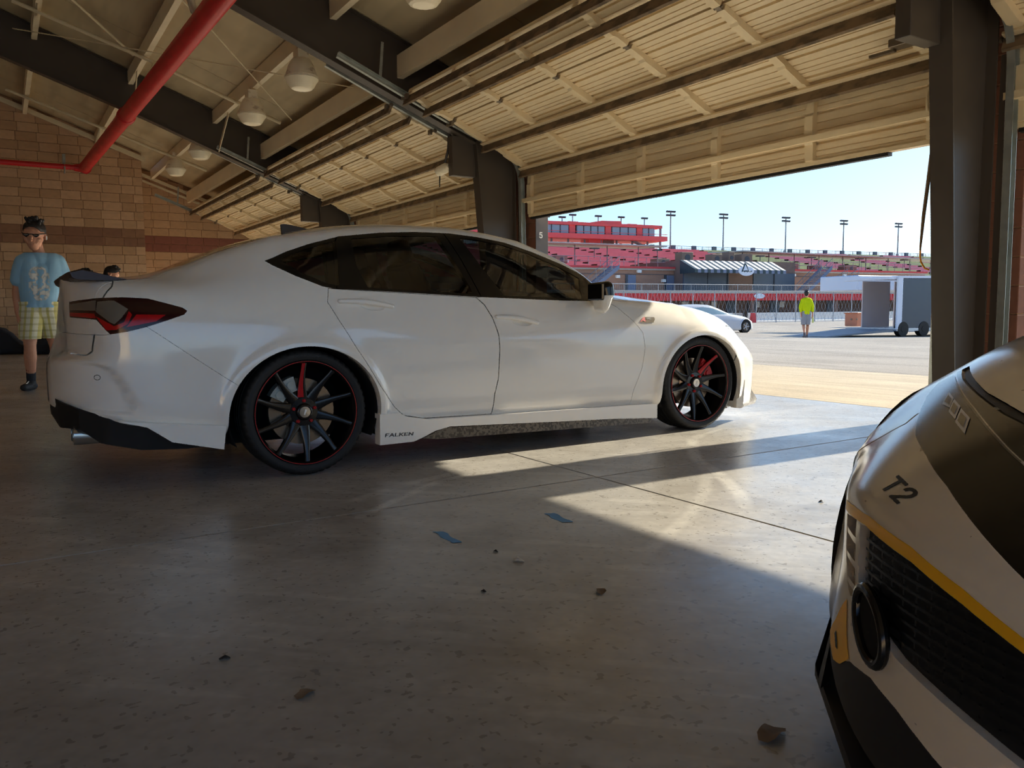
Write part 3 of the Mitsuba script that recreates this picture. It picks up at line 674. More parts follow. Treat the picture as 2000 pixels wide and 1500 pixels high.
CAR_M = TR(-5.073, 1.35, 0) @ RZ(-0.00533)
ROWS = [
    ([(0, 0)], [(-1.2, .43), (-.9, .28), (-.4, .20), (2.4, .17), (3.1, .15), (3.84, .13)]),
    ([(0, .72)], [(-1.2, .42), (-.9, .28), (-.4, .20), (2.4, .17), (3.1, .15), (3.84, .13)]),
    ([(-1.2, .90), (0, .915), (2.4, .915), (3.84, .93)], [(-1.2, .44), (-1.0, .392), (-.7, .345), (-.42, .305), (.3, .255), (2.4, .225), (3.0, .17), (3.3, .135), (3.84, .13)]),
    ([(-1.2, .915), (0, .942), (2.4, .942), (3.84, .945)], [(-1.2, .50), (-.9, .45), (0, .38), (2.4, .335), (3.84, .28)]),
    ([(-1.2, .93), (0, .953), (2.4, .953), (3.84, .95)], [(-1.2, .612), (-.9, .605), (-.3, .57), (0, .56), (2.4, .525), (3.4, .45), (3.84, .40)]),
    ([(-1.2, .93), (0, .950), (2.4, .948), (2.9, .945), (3.84, .93)], [(-1.2, .675), (-.85, .71), (-.5, .745), (0, .745), (1.0, .715), (2.4, .70), (3.1, .64), (3.5, .52), (3.84, .45)]),
    ([(-1.2, .915), (-.6, .918), (0, .922), (1.0, .912), (2.0, .912), (2.4, .912), (2.9, .905), (3.4, .87), (3.84, .84)], [(-1.2, .88), (-.6, .885), (0, .865), (1.0, .835), (2.4, .815), (2.9, .765), (3.3, .67), (3.6, .54), (3.84, .49)]),
    ([(-1.2, .80), (-.9, .82), (-.5, .845), (0, .868), (.6, .868), (1.2, .866), (2.0, .862), (2.3, .835), (2.8, .80), (3.3, .76), (3.84, .70)],
     [(-1.2, 1.0), (-.9, .985), (-.5, .985), (0, .988), (.55, .968), (1.1, .945), (1.7, .922), (2.0, .918), (2.3, .915), (2.8, .885), (3.15, .82), (3.4, .725), (3.6, .595), (3.84, .53)]),
    ([(-1.2, .72), (-.9, .72), (-.6, .735), (-.2, .765), (.3, .772), (1.0, .772), (1.6, .775), (1.95, .79), (2.2, .76), (2.5, .70), (3.3, .66), (3.84, .60)],
     [(-1.2, 1.032), (-.9, 1.026), (-.6, 1.03), (-.2, 1.10), (.2, 1.155), (.6, 1.17), (1.2, 1.15), (1.6, 1.085), (1.95, .985), (2.2, .945), (2.5, .934), (2.85, .90), (3.15, .846), (3.4, .755), (3.6, .635), (3.84, .56)]),
    ([(-1.2, .60), (-.9, .58), (-.6, .59), (-.35, .61), (-.1, .635), (.3, .655), (.8, .66), (1.2, .658), (1.6, .672), (1.9, .70), (2.12, .70), (2.4, .60), (3.3, .52), (3.84, .46)],
     [(-1.2, 1.045), (-.9, 1.043), (-.72, 1.05), (-.58, 1.083), (-.37, 1.165), (-.14, 1.24), (.1, 1.286), (.3, 1.313), (.6, 1.336), (.9, 1.344), (1.2, 1.331), (1.4, 1.302), (1.6, 1.254), (1.8, 1.185), (2.0, 1.092), (2.13, 1.01), (2.25, .965), (2.5, .95), (2.85, .918), (3.15, .866), (3.4, .785), (3.6, .672), (3.84, .575)]),
    ([(-1.2, .40), (-.6, .44), (-.3, .46), (0, .48), (.5, .50), (1.1, .50), (1.5, .50), (1.8, .50), (2.2, .46), (3.84, .28)],
     [(-1.2, 1.05), (-.9, 1.05), (-.75, 1.058), (-.58, 1.098), (-.34, 1.198), (-.05, 1.29), (.15, 1.330), (.4, 1.369), (.7, 1.390), (1.0, 1.392), (1.25, 1.376), (1.5, 1.338), (1.75, 1.263), (2.0, 1.163), (2.2, 1.062), (2.38, .985), (2.55, .965), (2.85, .932), (3.15, .885), (3.4, .81), (3.6, .70), (3.84, .585)]),
    ([(0, 0)],
     [(-1.2, 1.052), (-.9, 1.055), (-.72, 1.068), (-.58, 1.105), (-.34, 1.212), (-.05, 1.308), (.15, 1.35), (.4, 1.396), (.7, 1.419), (1.0, 1.422), (1.25, 1.408), (1.5, 1.377), (1.75, 1.305), (2.0, 1.206), (2.25, 1.080), (2.45, .99), (2.6, .972), (2.85, .942), (3.15, .896), (3.4, .825), (3.6, .72), (3.84, .60)]),
]
UR, UF = -1.148, 3.82
WELL = [(0.0, .333, .405, .355), (2.87, .333, .392, .348)]
def car_offs(j):
    return ([.02, .0, .0, .0, .0, .095, .09, .09, .09, .09, .09, .09][j], [-.24, -.24, -.22, -.12, -.03, 0, 0, 0, 0, 0, 0, 0][j])
def car_bulge(G):
    x, y, z = G[..., 0], G[..., 1], G[..., 2]
    for cy, cz, a, b in WELL:
        d = np.sqrt(((y - cy) / a) ** 2 + ((z - cz) / b) ** 2)
        lip = .009 * smooth01((1.14 - d) / .05)
        k = np.exp(-np.clip(d - 1.0, 0, 9) ** 2 / .16 ** 2)
        x = x + np.where((z > .2) & (x > .6), (.014 * k + lip) * np.clip((1.15 - z) / .3, 0, 1), 0)
    # pressed facet of the rear bumper corner
    fac = [(-.985, .632), (-.917, .606), (-.868, .529), (-.822, .428), (-.848, .384), (-1.3, .42), (-1.3, .632)]
    P = np.array(fac); sd = np.full(y.shape, -9.0); cw = 1.0
    dmin = np.full(y.shape, 9.0)
    for i in range(len(P)):
        a, b = P[i], P[(i + 1) % len(P)]; e = b - a; L = np.hypot(*e)
        sgn = ((y - a[0]) * e[1] - (z - a[1]) * e[0]) / L
        dmin = np.minimum(dmin, sgn if _cw(P) else -sgn)
    x = x - np.where(x > .3, .034 * smooth01((dmin + .004) / .014), 0)
    G = G.copy(); G[..., 0] = x
    return G
G = bodyfn(ROWS, UR, UF, .46, .80, 2.6, 2.6, car_offs, bulge=car_bulge)
P_, Q_, F_ = ring(G)
BODY = manif(P_, Q_, F_); BODY = BODY.as_original(); BID = {BODY.original_id()}
cols = np.nonzero((G[0, :, 1] > -.95) & (G[0, :, 1] < 2.7))[0]
Pi, Qi, Fi = ring(G, inset=.045, cols=cols)
CAV = manif(Pi, Qi * 0, Fi) ^ solid(MB().box([-1, -.62, .50], [1, 2.30, 2]).mesh())
# shallow shell used for seams
def both(f): return [f(1), f(-1)]
WELLS = []
for cy, cz, a, b in WELL:
    an = np.linspace(0, 2 * np.pi, 72, endpoint=False)
    pg = Polygon([(cy + a * math.cos(t), cz + b * math.sin(t)) for t in an])
    pg = unary_union([pg, sbox(cy - a, -.2, cy + a, cz)])
    for s in (1, -1): WELLS.append(side_prism(pg, *sorted((s * .60, s * 1.2))))
SHELL = BODY - CAV
for w in WELLS: SHELL = SHELL - w

DLO = [(-0.146, 1.137), (-.10, 1.155), (-.02, 1.192), (.11, 1.238), (.29, 1.288), (.539, 1.320), (.767, 1.335), (.994, 1.337), (1.194, 1.322), (1.389, 1.296), (1.593, 1.241), (1.806, 1.167), (2.029, 1.082), (2.10, 1.045), (2.10, .95), (2.04, .921), (1.692, .926), (1.11, .946), (.572, .973), (.184, .990), (.124, 1.002), (-.010, 1.057), (-.112, 1.112)]
GLASS = {'quarter_glass': [(-.07, 1.145), (.08, 1.207), (.262, 1.262), (.222, 1.006), (.155, 1.018), (.03, 1.072)],
         'rear_door_glass': [(.355, 1.275), (.600, 1.302), (.905, 1.313), (1.035, 1.02), (1.05, .966), (.80, .976), (.385, .998), (.345, 1.12)],
         'front_door_glass': [(1.055, 1.312), (1.18, 1.303), (1.365, 1.276), (1.56, 1.225), (1.763, 1.150), (1.93, 1.075), (1.872, .937), (1.60, .946), (1.27, .956), (1.16, 1.12)]}
def poly(p): return Polygon(p) if Polygon(p).is_valid else Polygon(p).buffer(0)
pDLO = poly(DLO).buffer(.006).buffer(-.006)
pG = {k: poly(v).buffer(-.008).buffer(.008) for k, v in GLASS.items()}
allG = unary_union(list(pG.values()))
TAIL = [(-1.25, .925), (-1.066, .922), (-1.009, .932), (-.953, .939), (-.848, .942), (-.743, .935), (-.663, .912), (-.594, .891), (-.574, .875), (-.591, .857), (-.666, .831), (-.753, .803), (-.838, .782), (-.911, .768), (-.928, .788), (-.958, .836), (-1.056, .848), (-1.25, .85)]
pTAIL = poly(TAIL)
HEAD = [(3.215, .742), (3.30, .735), (3.40, .70), (3.50, .63), (3.60, .56), (3.72, .50), (3.60, .50), (3.48, .535), (3.40, .60), (3.28, .68)]
pHEAD = poly(HEAD)
g = .0030
fd = [(1.064, .946), (1.112, .901), (1.150, .824), (1.174, .72), (1.177, .640), (1.168, .455), (1.145, .364), (1.137, .237)]
rdR = [(.154, .992), (.135, .917), (.191, .808), (.288, .640), (.402, .452), (.494, .329), (.552, .278), (.680, .250)]
fnd = [(2.046, .925), (2.132, .888), (2.244, .788), (2.312, .708), (2.327, .604), (2.301, .466), (2.234, .314), (2.226, .220)]
pRD = poly(rdR + [(1.137, .240)] + fd[::-1])
pFD = poly(fd + [(2.226, .222)] + fnd[::-1] + [(2.04, .925), (1.692, .930), (1.11, .95)])
pRB = poly([(-.759, .802), (-.60, .682), (-.547, .642), (-.30, .46), (-.30, .15), (-1.4, .15), (-1.4, .765), (-.93, .765), (-.84, .782)])      # rear bumper
pFB = poly([(3.213, .742), (3.283, .664), (3.261, .64), (3.219, .555), (3.10, .40), (3.10, .1), (4, .1), (4, .56), (3.72, .50), (3.60, .56), (3.50, .63), (3.40, .70), (3.30, .735)])
CAR = thing('sedan', 'white four-door sedan with black ten-spoke wheels, parked nose out through the open door', 'car')
XR1, XR2 = .45, 1.3
WS = [(-.64, 2.10), (-.60, 1.62), (-.555, 1.24), (0, 1.30), (.555, 1.24), (.60, 1.62), (.64, 2.10), (.45, 2.33), (0, 2.43), (-.45, 2.33)]
RG = [(-.52, -.52), (-.565, -.14), (-.55, .12), (0, .17), (.55, .12), (.565, -.14), (.52, -.52), (.3, -.60), (0, -.63), (-.3, -.60)]
ws, rg = top_prism(WS, .5, 2), top_prism(RG, .5, 2)
dlo = {s: side_prism(pDLO, *sorted((s * XR1, s * XR2))) for s in (1, -1)}
# lamps, seams and painted panels
rest = SHELL
def take(prism):
    global rest
    piece = rest ^ prism; rest = rest - prism
    return piece
trim = {}
for s in (1, -1): trim[s] = take(dlo[s])
wsp, rgp = take(ws), take(rg)
for s in (1, -1):
    lo, hi = sorted((s * .35, s * XR2))
    tl = take(side_prism(pTAIL, lo, hi)); hl = take(side_prism(pHEAD, *sorted((s * .28, s * XR2))))
    kT = putn('tail_lamp', out(tl, BID), 'm_smoke_red', CAR_M, CAR, 'dark smoked red tail lamp')
    for pol, mt, lab in (([(-.948, .922), (-.885, .926), (-.832, .885), (-.864, .842), (-.892, .815), (-.910, .825), (-.957, .873)], 'm_lamp_grey', 'grey clear lens of the tail lamp'),
                    ([(-1.25, .91), (-1.056, .911), (-.952, .929), (-.957, .879), (-1.048, .884), (-1.25, .884)], 'm_lamp_grey', None),
                    ([(-.80, .860), (-.673, .857), (-.717, .827), (-.846, .800)], 'm_lamp_red', 'bright red reflector'),
                    ([(-.961, .855), (-.895, .806), (-.853, .824), (-.830, .876), (-.818, .860), (-.838, .815), (-.885, .789), (-.924, .786)], 'm_lamp_red', None),
                    ([(-1.25, .872), (-1.05, .872), (-.962, .866), (-.958, .842), (-1.05, .853), (-1.25, .855)], 'm_lamp_red', None)):
        q = BODY ^ side_prism(pol, lo, hi)
        v, f, n = out(q, BID, only=True); putn('lens', (v + n * .0012, f, n), mt, CAR_M, kT, lab)
    hl = hl ^ side_prism(pHEAD.buffer(-.004), *sorted((s * .28, s * XR2)))
    putn('headlight', out(hl, BID), 'm_lampclear' if 'm_lampclear' in scene else paint('m_lampclear', lin(206, 212, 218), .01, 1.6), CAR_M, CAR, 'clear headlamp, white in the sun')
    bl = side_prism(pDLO.difference(unary_union([allG])), *sorted((s * XR1, s * XR2)))
    tr = trim[s] ^ bl
    # gaps between door frames
    for ln in (LineString([(.288, 1.30), (.262, 1.262), (.20, .98)]), LineString([(.945, 1.36), (1.02, 1.18), (1.11, .93)])):
        tr = tr - side_prism(ln.buffer(.0028), *sorted((s * .4, s * 1.3)))
    putn('window_trim', out(tr, BID), 'm_gloss_black', CAR_M, CAR, 'gloss black window surround')
    for k, pg in pG.items():
        v, f, n = out(BODY ^ side_prism(pg.buffer(.004), *sorted((s * XR1, s * XR2))), BID, only=True)
        putn(k, (v - n * .003, f, n), 'm_tint', CAR_M, CAR, 'dark tinted side glass')
v, f, n = out(BODY ^ ws, BID, only=True); putn('windshield', (v - n * .002, f, n), 'm_glass', CAR_M, CAR)
v, f, n = out(BODY ^ rg, BID, only=True); putn('rear_window', (v - n * .002, f, n), 'm_tint', CAR_M, CAR)
_sel = (G[..., 0] > .25)
from scipy.interpolate import LinearNDInterpolator
_vs = LinearNDInterpolator(G[_sel][:, 1:3], G[_sel][:, 0])
def vs(y, z):
    q = float(_vs(y, z)); return q if q == q else .9
HANDLE = {'rear_door': (.205, .922, .505, .893), 'front_door': (1.18, .828, 1.462, .788)}
def pocket(nme, s):
    y0, z0, y1, z1 = HANDLE[nme]; yc, zc = (y0 + y1) / 2 + .035, (z0 + z1) / 2 - .014
    m = trimesh.creation.icosphere(subdivisions=3); m.apply_scale([.026, .072, .024]); m.apply_transform(RX(-.1)); m.apply_translation([s * (vs(yc, zc) + .004), yc, zc]); return solid(m)
for s in (1, -1):
    for pg, nme in ((pFD, 'front_door'), (pRD, 'rear_door')):
        d = take(side_prism(pg, *sorted((s * XR1, s * XR2))))
        d = d ^ side_prism(pg.buffer(-g), *sorted((s * XR1, s * XR2)))
        d = d - pocket(nme, s)
        k = putn(nme, out(d, BID), 'm_paint', CAR_M, CAR)
        if s == 1: KD = {**globals().get('KD', {}), nme: k}
RB = take(side_prism(pRB, -1.3, 1.3)); RB = RB ^ side_prism(pRB.buffer(-.0016), -1.3, 1.3)
LIDS = unary_union([LineString([(-1.25, .668), (-1.0, .664), (-.978, .684), (-.966, .77)]).buffer(.0028)])
RB = RB - side_prism(LIDS, -1.3, -.4) - side_prism(LIDS, .4, 1.3)
putn('rear_bumper', out(RB, BID), 'm_paint', CAR_M, CAR)
FB = take(side_prism(pFB, -1.3, 1.3)); FB = FB ^ side_prism(pFB.buffer(-.0016), -1.3, 1.3)
putn('front_bumper', out(FB, BID), 'm_paint', CAR_M, CAR)
# bonnet and boot lid cut from above
HOOD = [(-.80, 2.30), (-.78, 2.8), (-.70, 3.3), (-.55, 3.55), (0, 3.68), (.55, 3.55), (.70, 3.3), (.78, 2.8), (.80, 2.30), (.5, 2.42), (0, 2.50), (-.5, 2.42)]
hd = take(top_prism(HOOD, .55, 2)); hd = hd ^ solid(MB().prism(Polygon(HOOD).buffer(-.003), 2, .5, 2).mesh()); putn('bonnet', out(hd, BID), 'm_paint', CAR_M, CAR)
BOOT = [(-.72, -1.5), (-.73, -.95), (-.70, -.70), (-.56, -.585), (0, -.66), (.56, -.585), (.70, -.70), (.73, -.95), (.72, -1.5)]
rest = rest - side_prism(LineString([(-.872, 1.02), (-.882, .995), (-.905, .972), (-.925, .942)]).buffer(.0028), .4, 1.3)
bt = take(top_prism(BOOT, .90, 2) + top_prism([(-.70, -1.5), (.70, -1.5), (.70, -1.0), (-.70, -1.0)], .6, .93)); bt = bt ^ solid(MB().prism(Polygon(BOOT).buffer(-.003), 2, .4, 2).mesh()); putn('boot_lid', out(bt, BID), 'm_paint', CAR_M, CAR)
putn('body', out(rest, BID), 'm_paint', CAR_M, CAR)
# black seals behind the panel gaps
for s in (1, -1):
    sm = unary_union([LineString(fd).buffer(.008), LineString(rdR + [(1.137, .240)]).buffer(.008), LineString(fnd).buffer(.008), LineString([(1.137, .238), (2.226, .221)]).buffer(.008), LineString([(-.759, .802), (-.60, .682), (-.547, .642), (-.37, .512)]).buffer(.006), LineString(HEAD[:6]).buffer(.009), LineString(HEAD[6:] + HEAD[:1]).buffer(.009), LineString([(3.283, .664), (3.261, .64), (3.219, .555), (3.17, .49)]).buffer(.006)])
    v, f, n = out(BODY ^ side_prism(sm, *sorted((s * XR1, s * XR2))), BID, only=True); putn('panel_seal', (v - n * .0035, f, n), 'm_dark', CAR_M, CAR)
v, f, n = out(BODY ^ (top_prism(Polygon(HOOD).buffer(.008).difference(Polygon(HOOD).buffer(-.008)).exterior.coords, .6, 2) - top_prism(Polygon(HOOD).buffer(-.008).exterior.coords, .5, 2.1)), BID, only=True); putn('panel_seal', (v - n * .0035, f, n), 'm_dark', CAR_M, CAR)
# dark cabin and wheel-well linings
def cput(base, mb, bsdf, smooth=False, parent=None, label=None):
    m = mb.mesh() if isinstance(mb, MB) else mb
    m = m.copy(); m.apply_transform(CAR_M)
    return put(base, m, bsdf, smooth, parent=parent or CAR, label=label)
for cy, cz, a, b in WELL:
    for s in (1, -1):
        n_ = 40; an = np.linspace(-.45, np.pi + .45, n_); V = []
        for x in (s * .915, s * .605):
            V += [[x, cy + (a - .004) * math.cos(t), cz + (b - .004) * math.sin(t)] for t in an]
        F = [[i, i + 1, n_ + i + 1, n_ + i] for i in range(n_ - 1)]
        V2 = V[n_:] + [[s * .605, cy, .2]]
        m = MB().raw(V, F); m.raw(V2, [[i, i + 1, n_] for i in range(n_ - 1)])
        cput('arch_liner', m, 'm_dark')
cput('underfloor', MB().box([-.62, -.4, .16], [.62, 3.3, .24]).box([-.86, .42, .17], [.86, 2.42, .27]), 'm_dark')
# ------------------------------------------------------------------ wheels of the sedan
def ringmesh(prof, n, mod=None):
    """profile (x, r) revolved about the x axis; mod(i_ring, k) -> radius offset"""
    V, F = [], []
    m = len(prof)
    for k in range(n):
        a = 2 * math.pi * k / n
        for i, (x, r) in enumerate(prof):
            rr = r + (mod(i, k) if mod else 0); V.append([x, rr * math.cos(a), rr * math.sin(a)])
    for k in range(n):
        for i in range(m - 1): F.append([k * m + i, ((k + 1) % n) * m + i, ((k + 1) % n) * m + i + 1, k * m + i + 1])
    F = [f[::-1] for f in F]
    return MB().raw(V, F).mesh()
def sweep_sections(path, secs):
    """loft of closed sections (list of n x 3 arrays)"""
    n = len(secs[0]); V = np.vstack(secs); F = []
    for i in range(len(secs) - 1):
        for j in range(n): F.append([i * n + j, i * n + (j + 1) % n, (i + 1) * n + (j + 1) % n, (i + 1) * n + j])
    m = MB().raw(V, F)
    for e, rev in ((0, True), (len(secs) - 1, False)):
        c = secs[e].mean(0); f = [[j, (j + 1) % n, n] for j in range(n)]
        m.raw(np.vstack([secs[e], c]), [q[::-1] for q in f] if rev else f)
    t = m.mesh(); t.merge_vertices()
    if t.volume < 0: t.invert()
    return t
def wheel(key_parent, M, R=.335, rl=.274, accent=0.0, caliper='m_galv', cal_ang=140, letters=True, mats=('m_rubber', 'm_rim', 'm_rim_red'), nsp=10, flip=False):
    """axis along +x (outwards); outer sidewall at x = 0"""
    k = nm('wheel', key_parent)
    rub, rim, red = mats
    s = R / .335
    tp = [(-.016, .270), (-.004, .2755), (.001, .279), (.004, .284), (.0045, .290), (.007, .298), (.0075, .306), (.005, .316), (-.001, .3245), (-.010, .3305), (-.022, .3335), (-.034, .335), (-.066, .3355), (-.067, .3285), (-.075, .3285), (-.076, .3355), (-.112, .3355), (-.113, .3285), (-.122, .3285), (-.123, .3355), (-.16, .3355), (-.161, .3285), (-.169, .3285), (-.17, .3355), (-.205, .335), (-.232, .330), (-.246, .316), (-.25, .30), (-.240, .270)]
    md = lambda i, q: -.0055 if (8 <= i <= 11 and q % 4 == 0) else 0.0
    def pm(base, mesh, b, smooth=30, parent=None, label=None):
        mesh = mesh.copy(); mesh.apply_transform(M); return put(base, mesh, b, smooth, parent=parent or k, label=label)
    put_k = pm
    tm = ringmesh([(x, r * s) for x, r in tp], 216, md); tm.apply_transform(M)
    scene[k + '__tyre'] = mikit.ply(tm, rub, 32)
    # rim barrel and lip, red pin stripe
    bp = [(.0, .2765), (.0045, .2755), (.0045, .2705), (.000, .2665), (-.010, .2625), (-.030, .2600), (-.055, .2525), (-.075, .2490), (-.19, .2470), (-.225, .258), (-.235, .268)]
    pm('rim', ringmesh([(x, r * s) for x, r in bp], 96), rim, 35)
    pm('pin_stripe', ringmesh([(.0046, .2742 * s), (.0062, .2738 * s), (.0062, .2712 * s), (.0046, .2708 * s)], 96), red, 60)
    # spokes: lofted, wide and deep at the hub, slim in the middle
    for i in range(nsp):
        a = 2 * math.pi * i / nsp + accent
        secs, acc = [], []
        for t in np.linspace(0, 1, 9):
            r = (.052 + t * .212) * s
            x = -.058 + .046 * t ** 1.7 + .006 * math.sin(t * math.pi)
            w = (.021 * (1 - t) ** 1.6 + .0095 + .004 * t ** 5); d = .034 - .012 * t
            off = .010 * math.sin(t * math.pi) * .8
            sec = np.array([[x - d, -w * 1.15], [x - .006, -w], [x, -w * .55], [x, w * .55], [x - .006, w], [x - d, w * 1.15]])
            pts = np.stack([sec[:, 0], np.full(6, r), sec[:, 1] + off], 1)
            ca, sa = math.cos(a), math.sin(a)
            secs.append(np.stack([pts[:, 0], pts[:, 1] * ca - pts[:, 2] * sa, pts[:, 1] * sa + pts[:, 2] * ca], 1))
            s2 = np.array([[x - .012, w * 1.04], [x - .005, w * 1.06], [x + .0012, w * .60], [x + .0012, -w * .15], [x - .002, -w * .15], [x - .004, w * .5]])
            p2 = np.stack([s2[:, 0], np.full(6, r), s2[:, 1] + off], 1)
            acc.append(np.stack([p2[:, 0], p2[:, 1] * ca - p2[:, 2] * sa, p2[:, 1] * sa + p2[:, 2] * ca], 1))
        ks = pm('spoke', sweep_sections(None, secs), rim, 30)
        if i == 0: pm('accent', sweep_sections(None, acc[1:]), red, 30, ks, 'red painted spoke edge')
    pm('hub', ringmesh([(-.09, .078 * s), (-.062, .080 * s), (-.054, .074 * s), (-.052, .046 * s), (-.045, .044 * s), (-.036, .040 * s), (-.034, .036 * s), (-.038, .033 * s), (-.038, .0)], 48), rim, 30)
    pm('centre_cap', ringmesh([(-.0375, .031 * s), (-.034, .029 * s), (-.033, 0.0)], 32), 'm_chrome', 30)
    lg = trimesh.creation.box([.002, .008, .030]); lg.apply_transform(RX(-.35)); lg.apply_translation([-.0325, 0, 0]); pm('centre_mark', lg, 'm_white', False)
    for i in range(5):
        a = 2 * math.pi * i / 5 + accent
        pm('lug_nut', ringmesh([(-.06, .0085), (-.044, .0085), (-.040, .007), (-.040, .004), (-.044, .0035), (-.044, 0)], 6), red, 30) if False else None
        q = ringmesh([(-.06, .0095), (-.043, .0095), (-.039, .0075), (-.039, .0045), (-.044, .004), (-.044, 0)], 12); q.apply_translation([0, .060 * s * math.cos(a), .060 * s * math.sin(a)]); pm('lug_nut', q, red, 30)
    pm('brake_disc', ringmesh([(-.118, .10), (-.118, .178), (-.094, .178), (-.094, .112), (-.078, .095), (-.078, .0)], 64), 'm_disc', 30)
    ca = math.radians(cal_ang); cm = MB()
    pts = []
    for t in np.linspace(-.42, .42, 9):
        for r in (.118, .196):
            for x in (-.135, -.068): pts.append([x, r * math.cos(ca + t), r * math.sin(ca + t)])
    P = np.array(pts)
    for q in range(8):
        seg = P[q * 4:q * 4 + 8]; cm.tm(trimesh.convex.convex_hull(seg))
    for t in (-.25, .25): cm.tube([[-.07, .155 * math.cos(ca + t), .155 * math.sin(ca + t)], [-.06, .155 * math.cos(ca + t), .155 * math.sin(ca + t)]], .022, 12)
    pm('brake_caliper', cm.mesh(), caliper, 30, label='red brake caliper' if 'red' in caliper else None)
    if letters:
        for word, a0 in (('FALKEN', 90), ('FALKEN', 270)):
            t = meshkit.text_mesh(word, .017, .0016, bold=True)
            v = np.array(t.vertices); wd = v[:, 0].max()
            v[:, 0] += .25 * v[:, 1]
            r = .297 * s + v[:, 1] * .8; an = math.radians(a0) - (v[:, 0] - wd / 2) * 1.55 / .30 * (1 if True else -1)
            if flip: an = math.radians(a0) + (v[:, 0] - wd / 2) * 1.55 / .30
            x = .0062 + v[:, 2] + .0
            t2 = trimesh.Trimesh(np.stack([x, r * np.cos(an), r * np.sin(an)], 1), t.faces, process=False)
            pm('tyre_lettering', t2, 'm_tyre_text', False)
    return k
mat('m_tyre_text', lin(14, 14, 15), rough=0.5)
# wheel frames: x outwards, y forward, z up  (right side: identity; left side: turned half round about z)
W_ = lambda v, u, s: CAR_M @ TR(s * v, u, .335) @ (np.eye(4) if s > 0 else RZ(math.pi))
wheel(CAR, W_(.925, 0.0, 1), accent=math.pi / 2, caliper='m_galv', cal_ang=128)
wheel(CAR, W_(.925, 2.87, 1) @ RZ(-.02), accent=math.radians(46), caliper='m_caliper_red' if 'm_caliper_red' in scene else paint('m_caliper_red', lin(190, 26, 26), .15), cal_ang=38)
for u, cal in ((0.0, 'm_galv'), (2.87, 'm_caliper_red')): wheel(CAR, W_(.925, u, -1), accent=1.0, caliper=cal, letters=False)

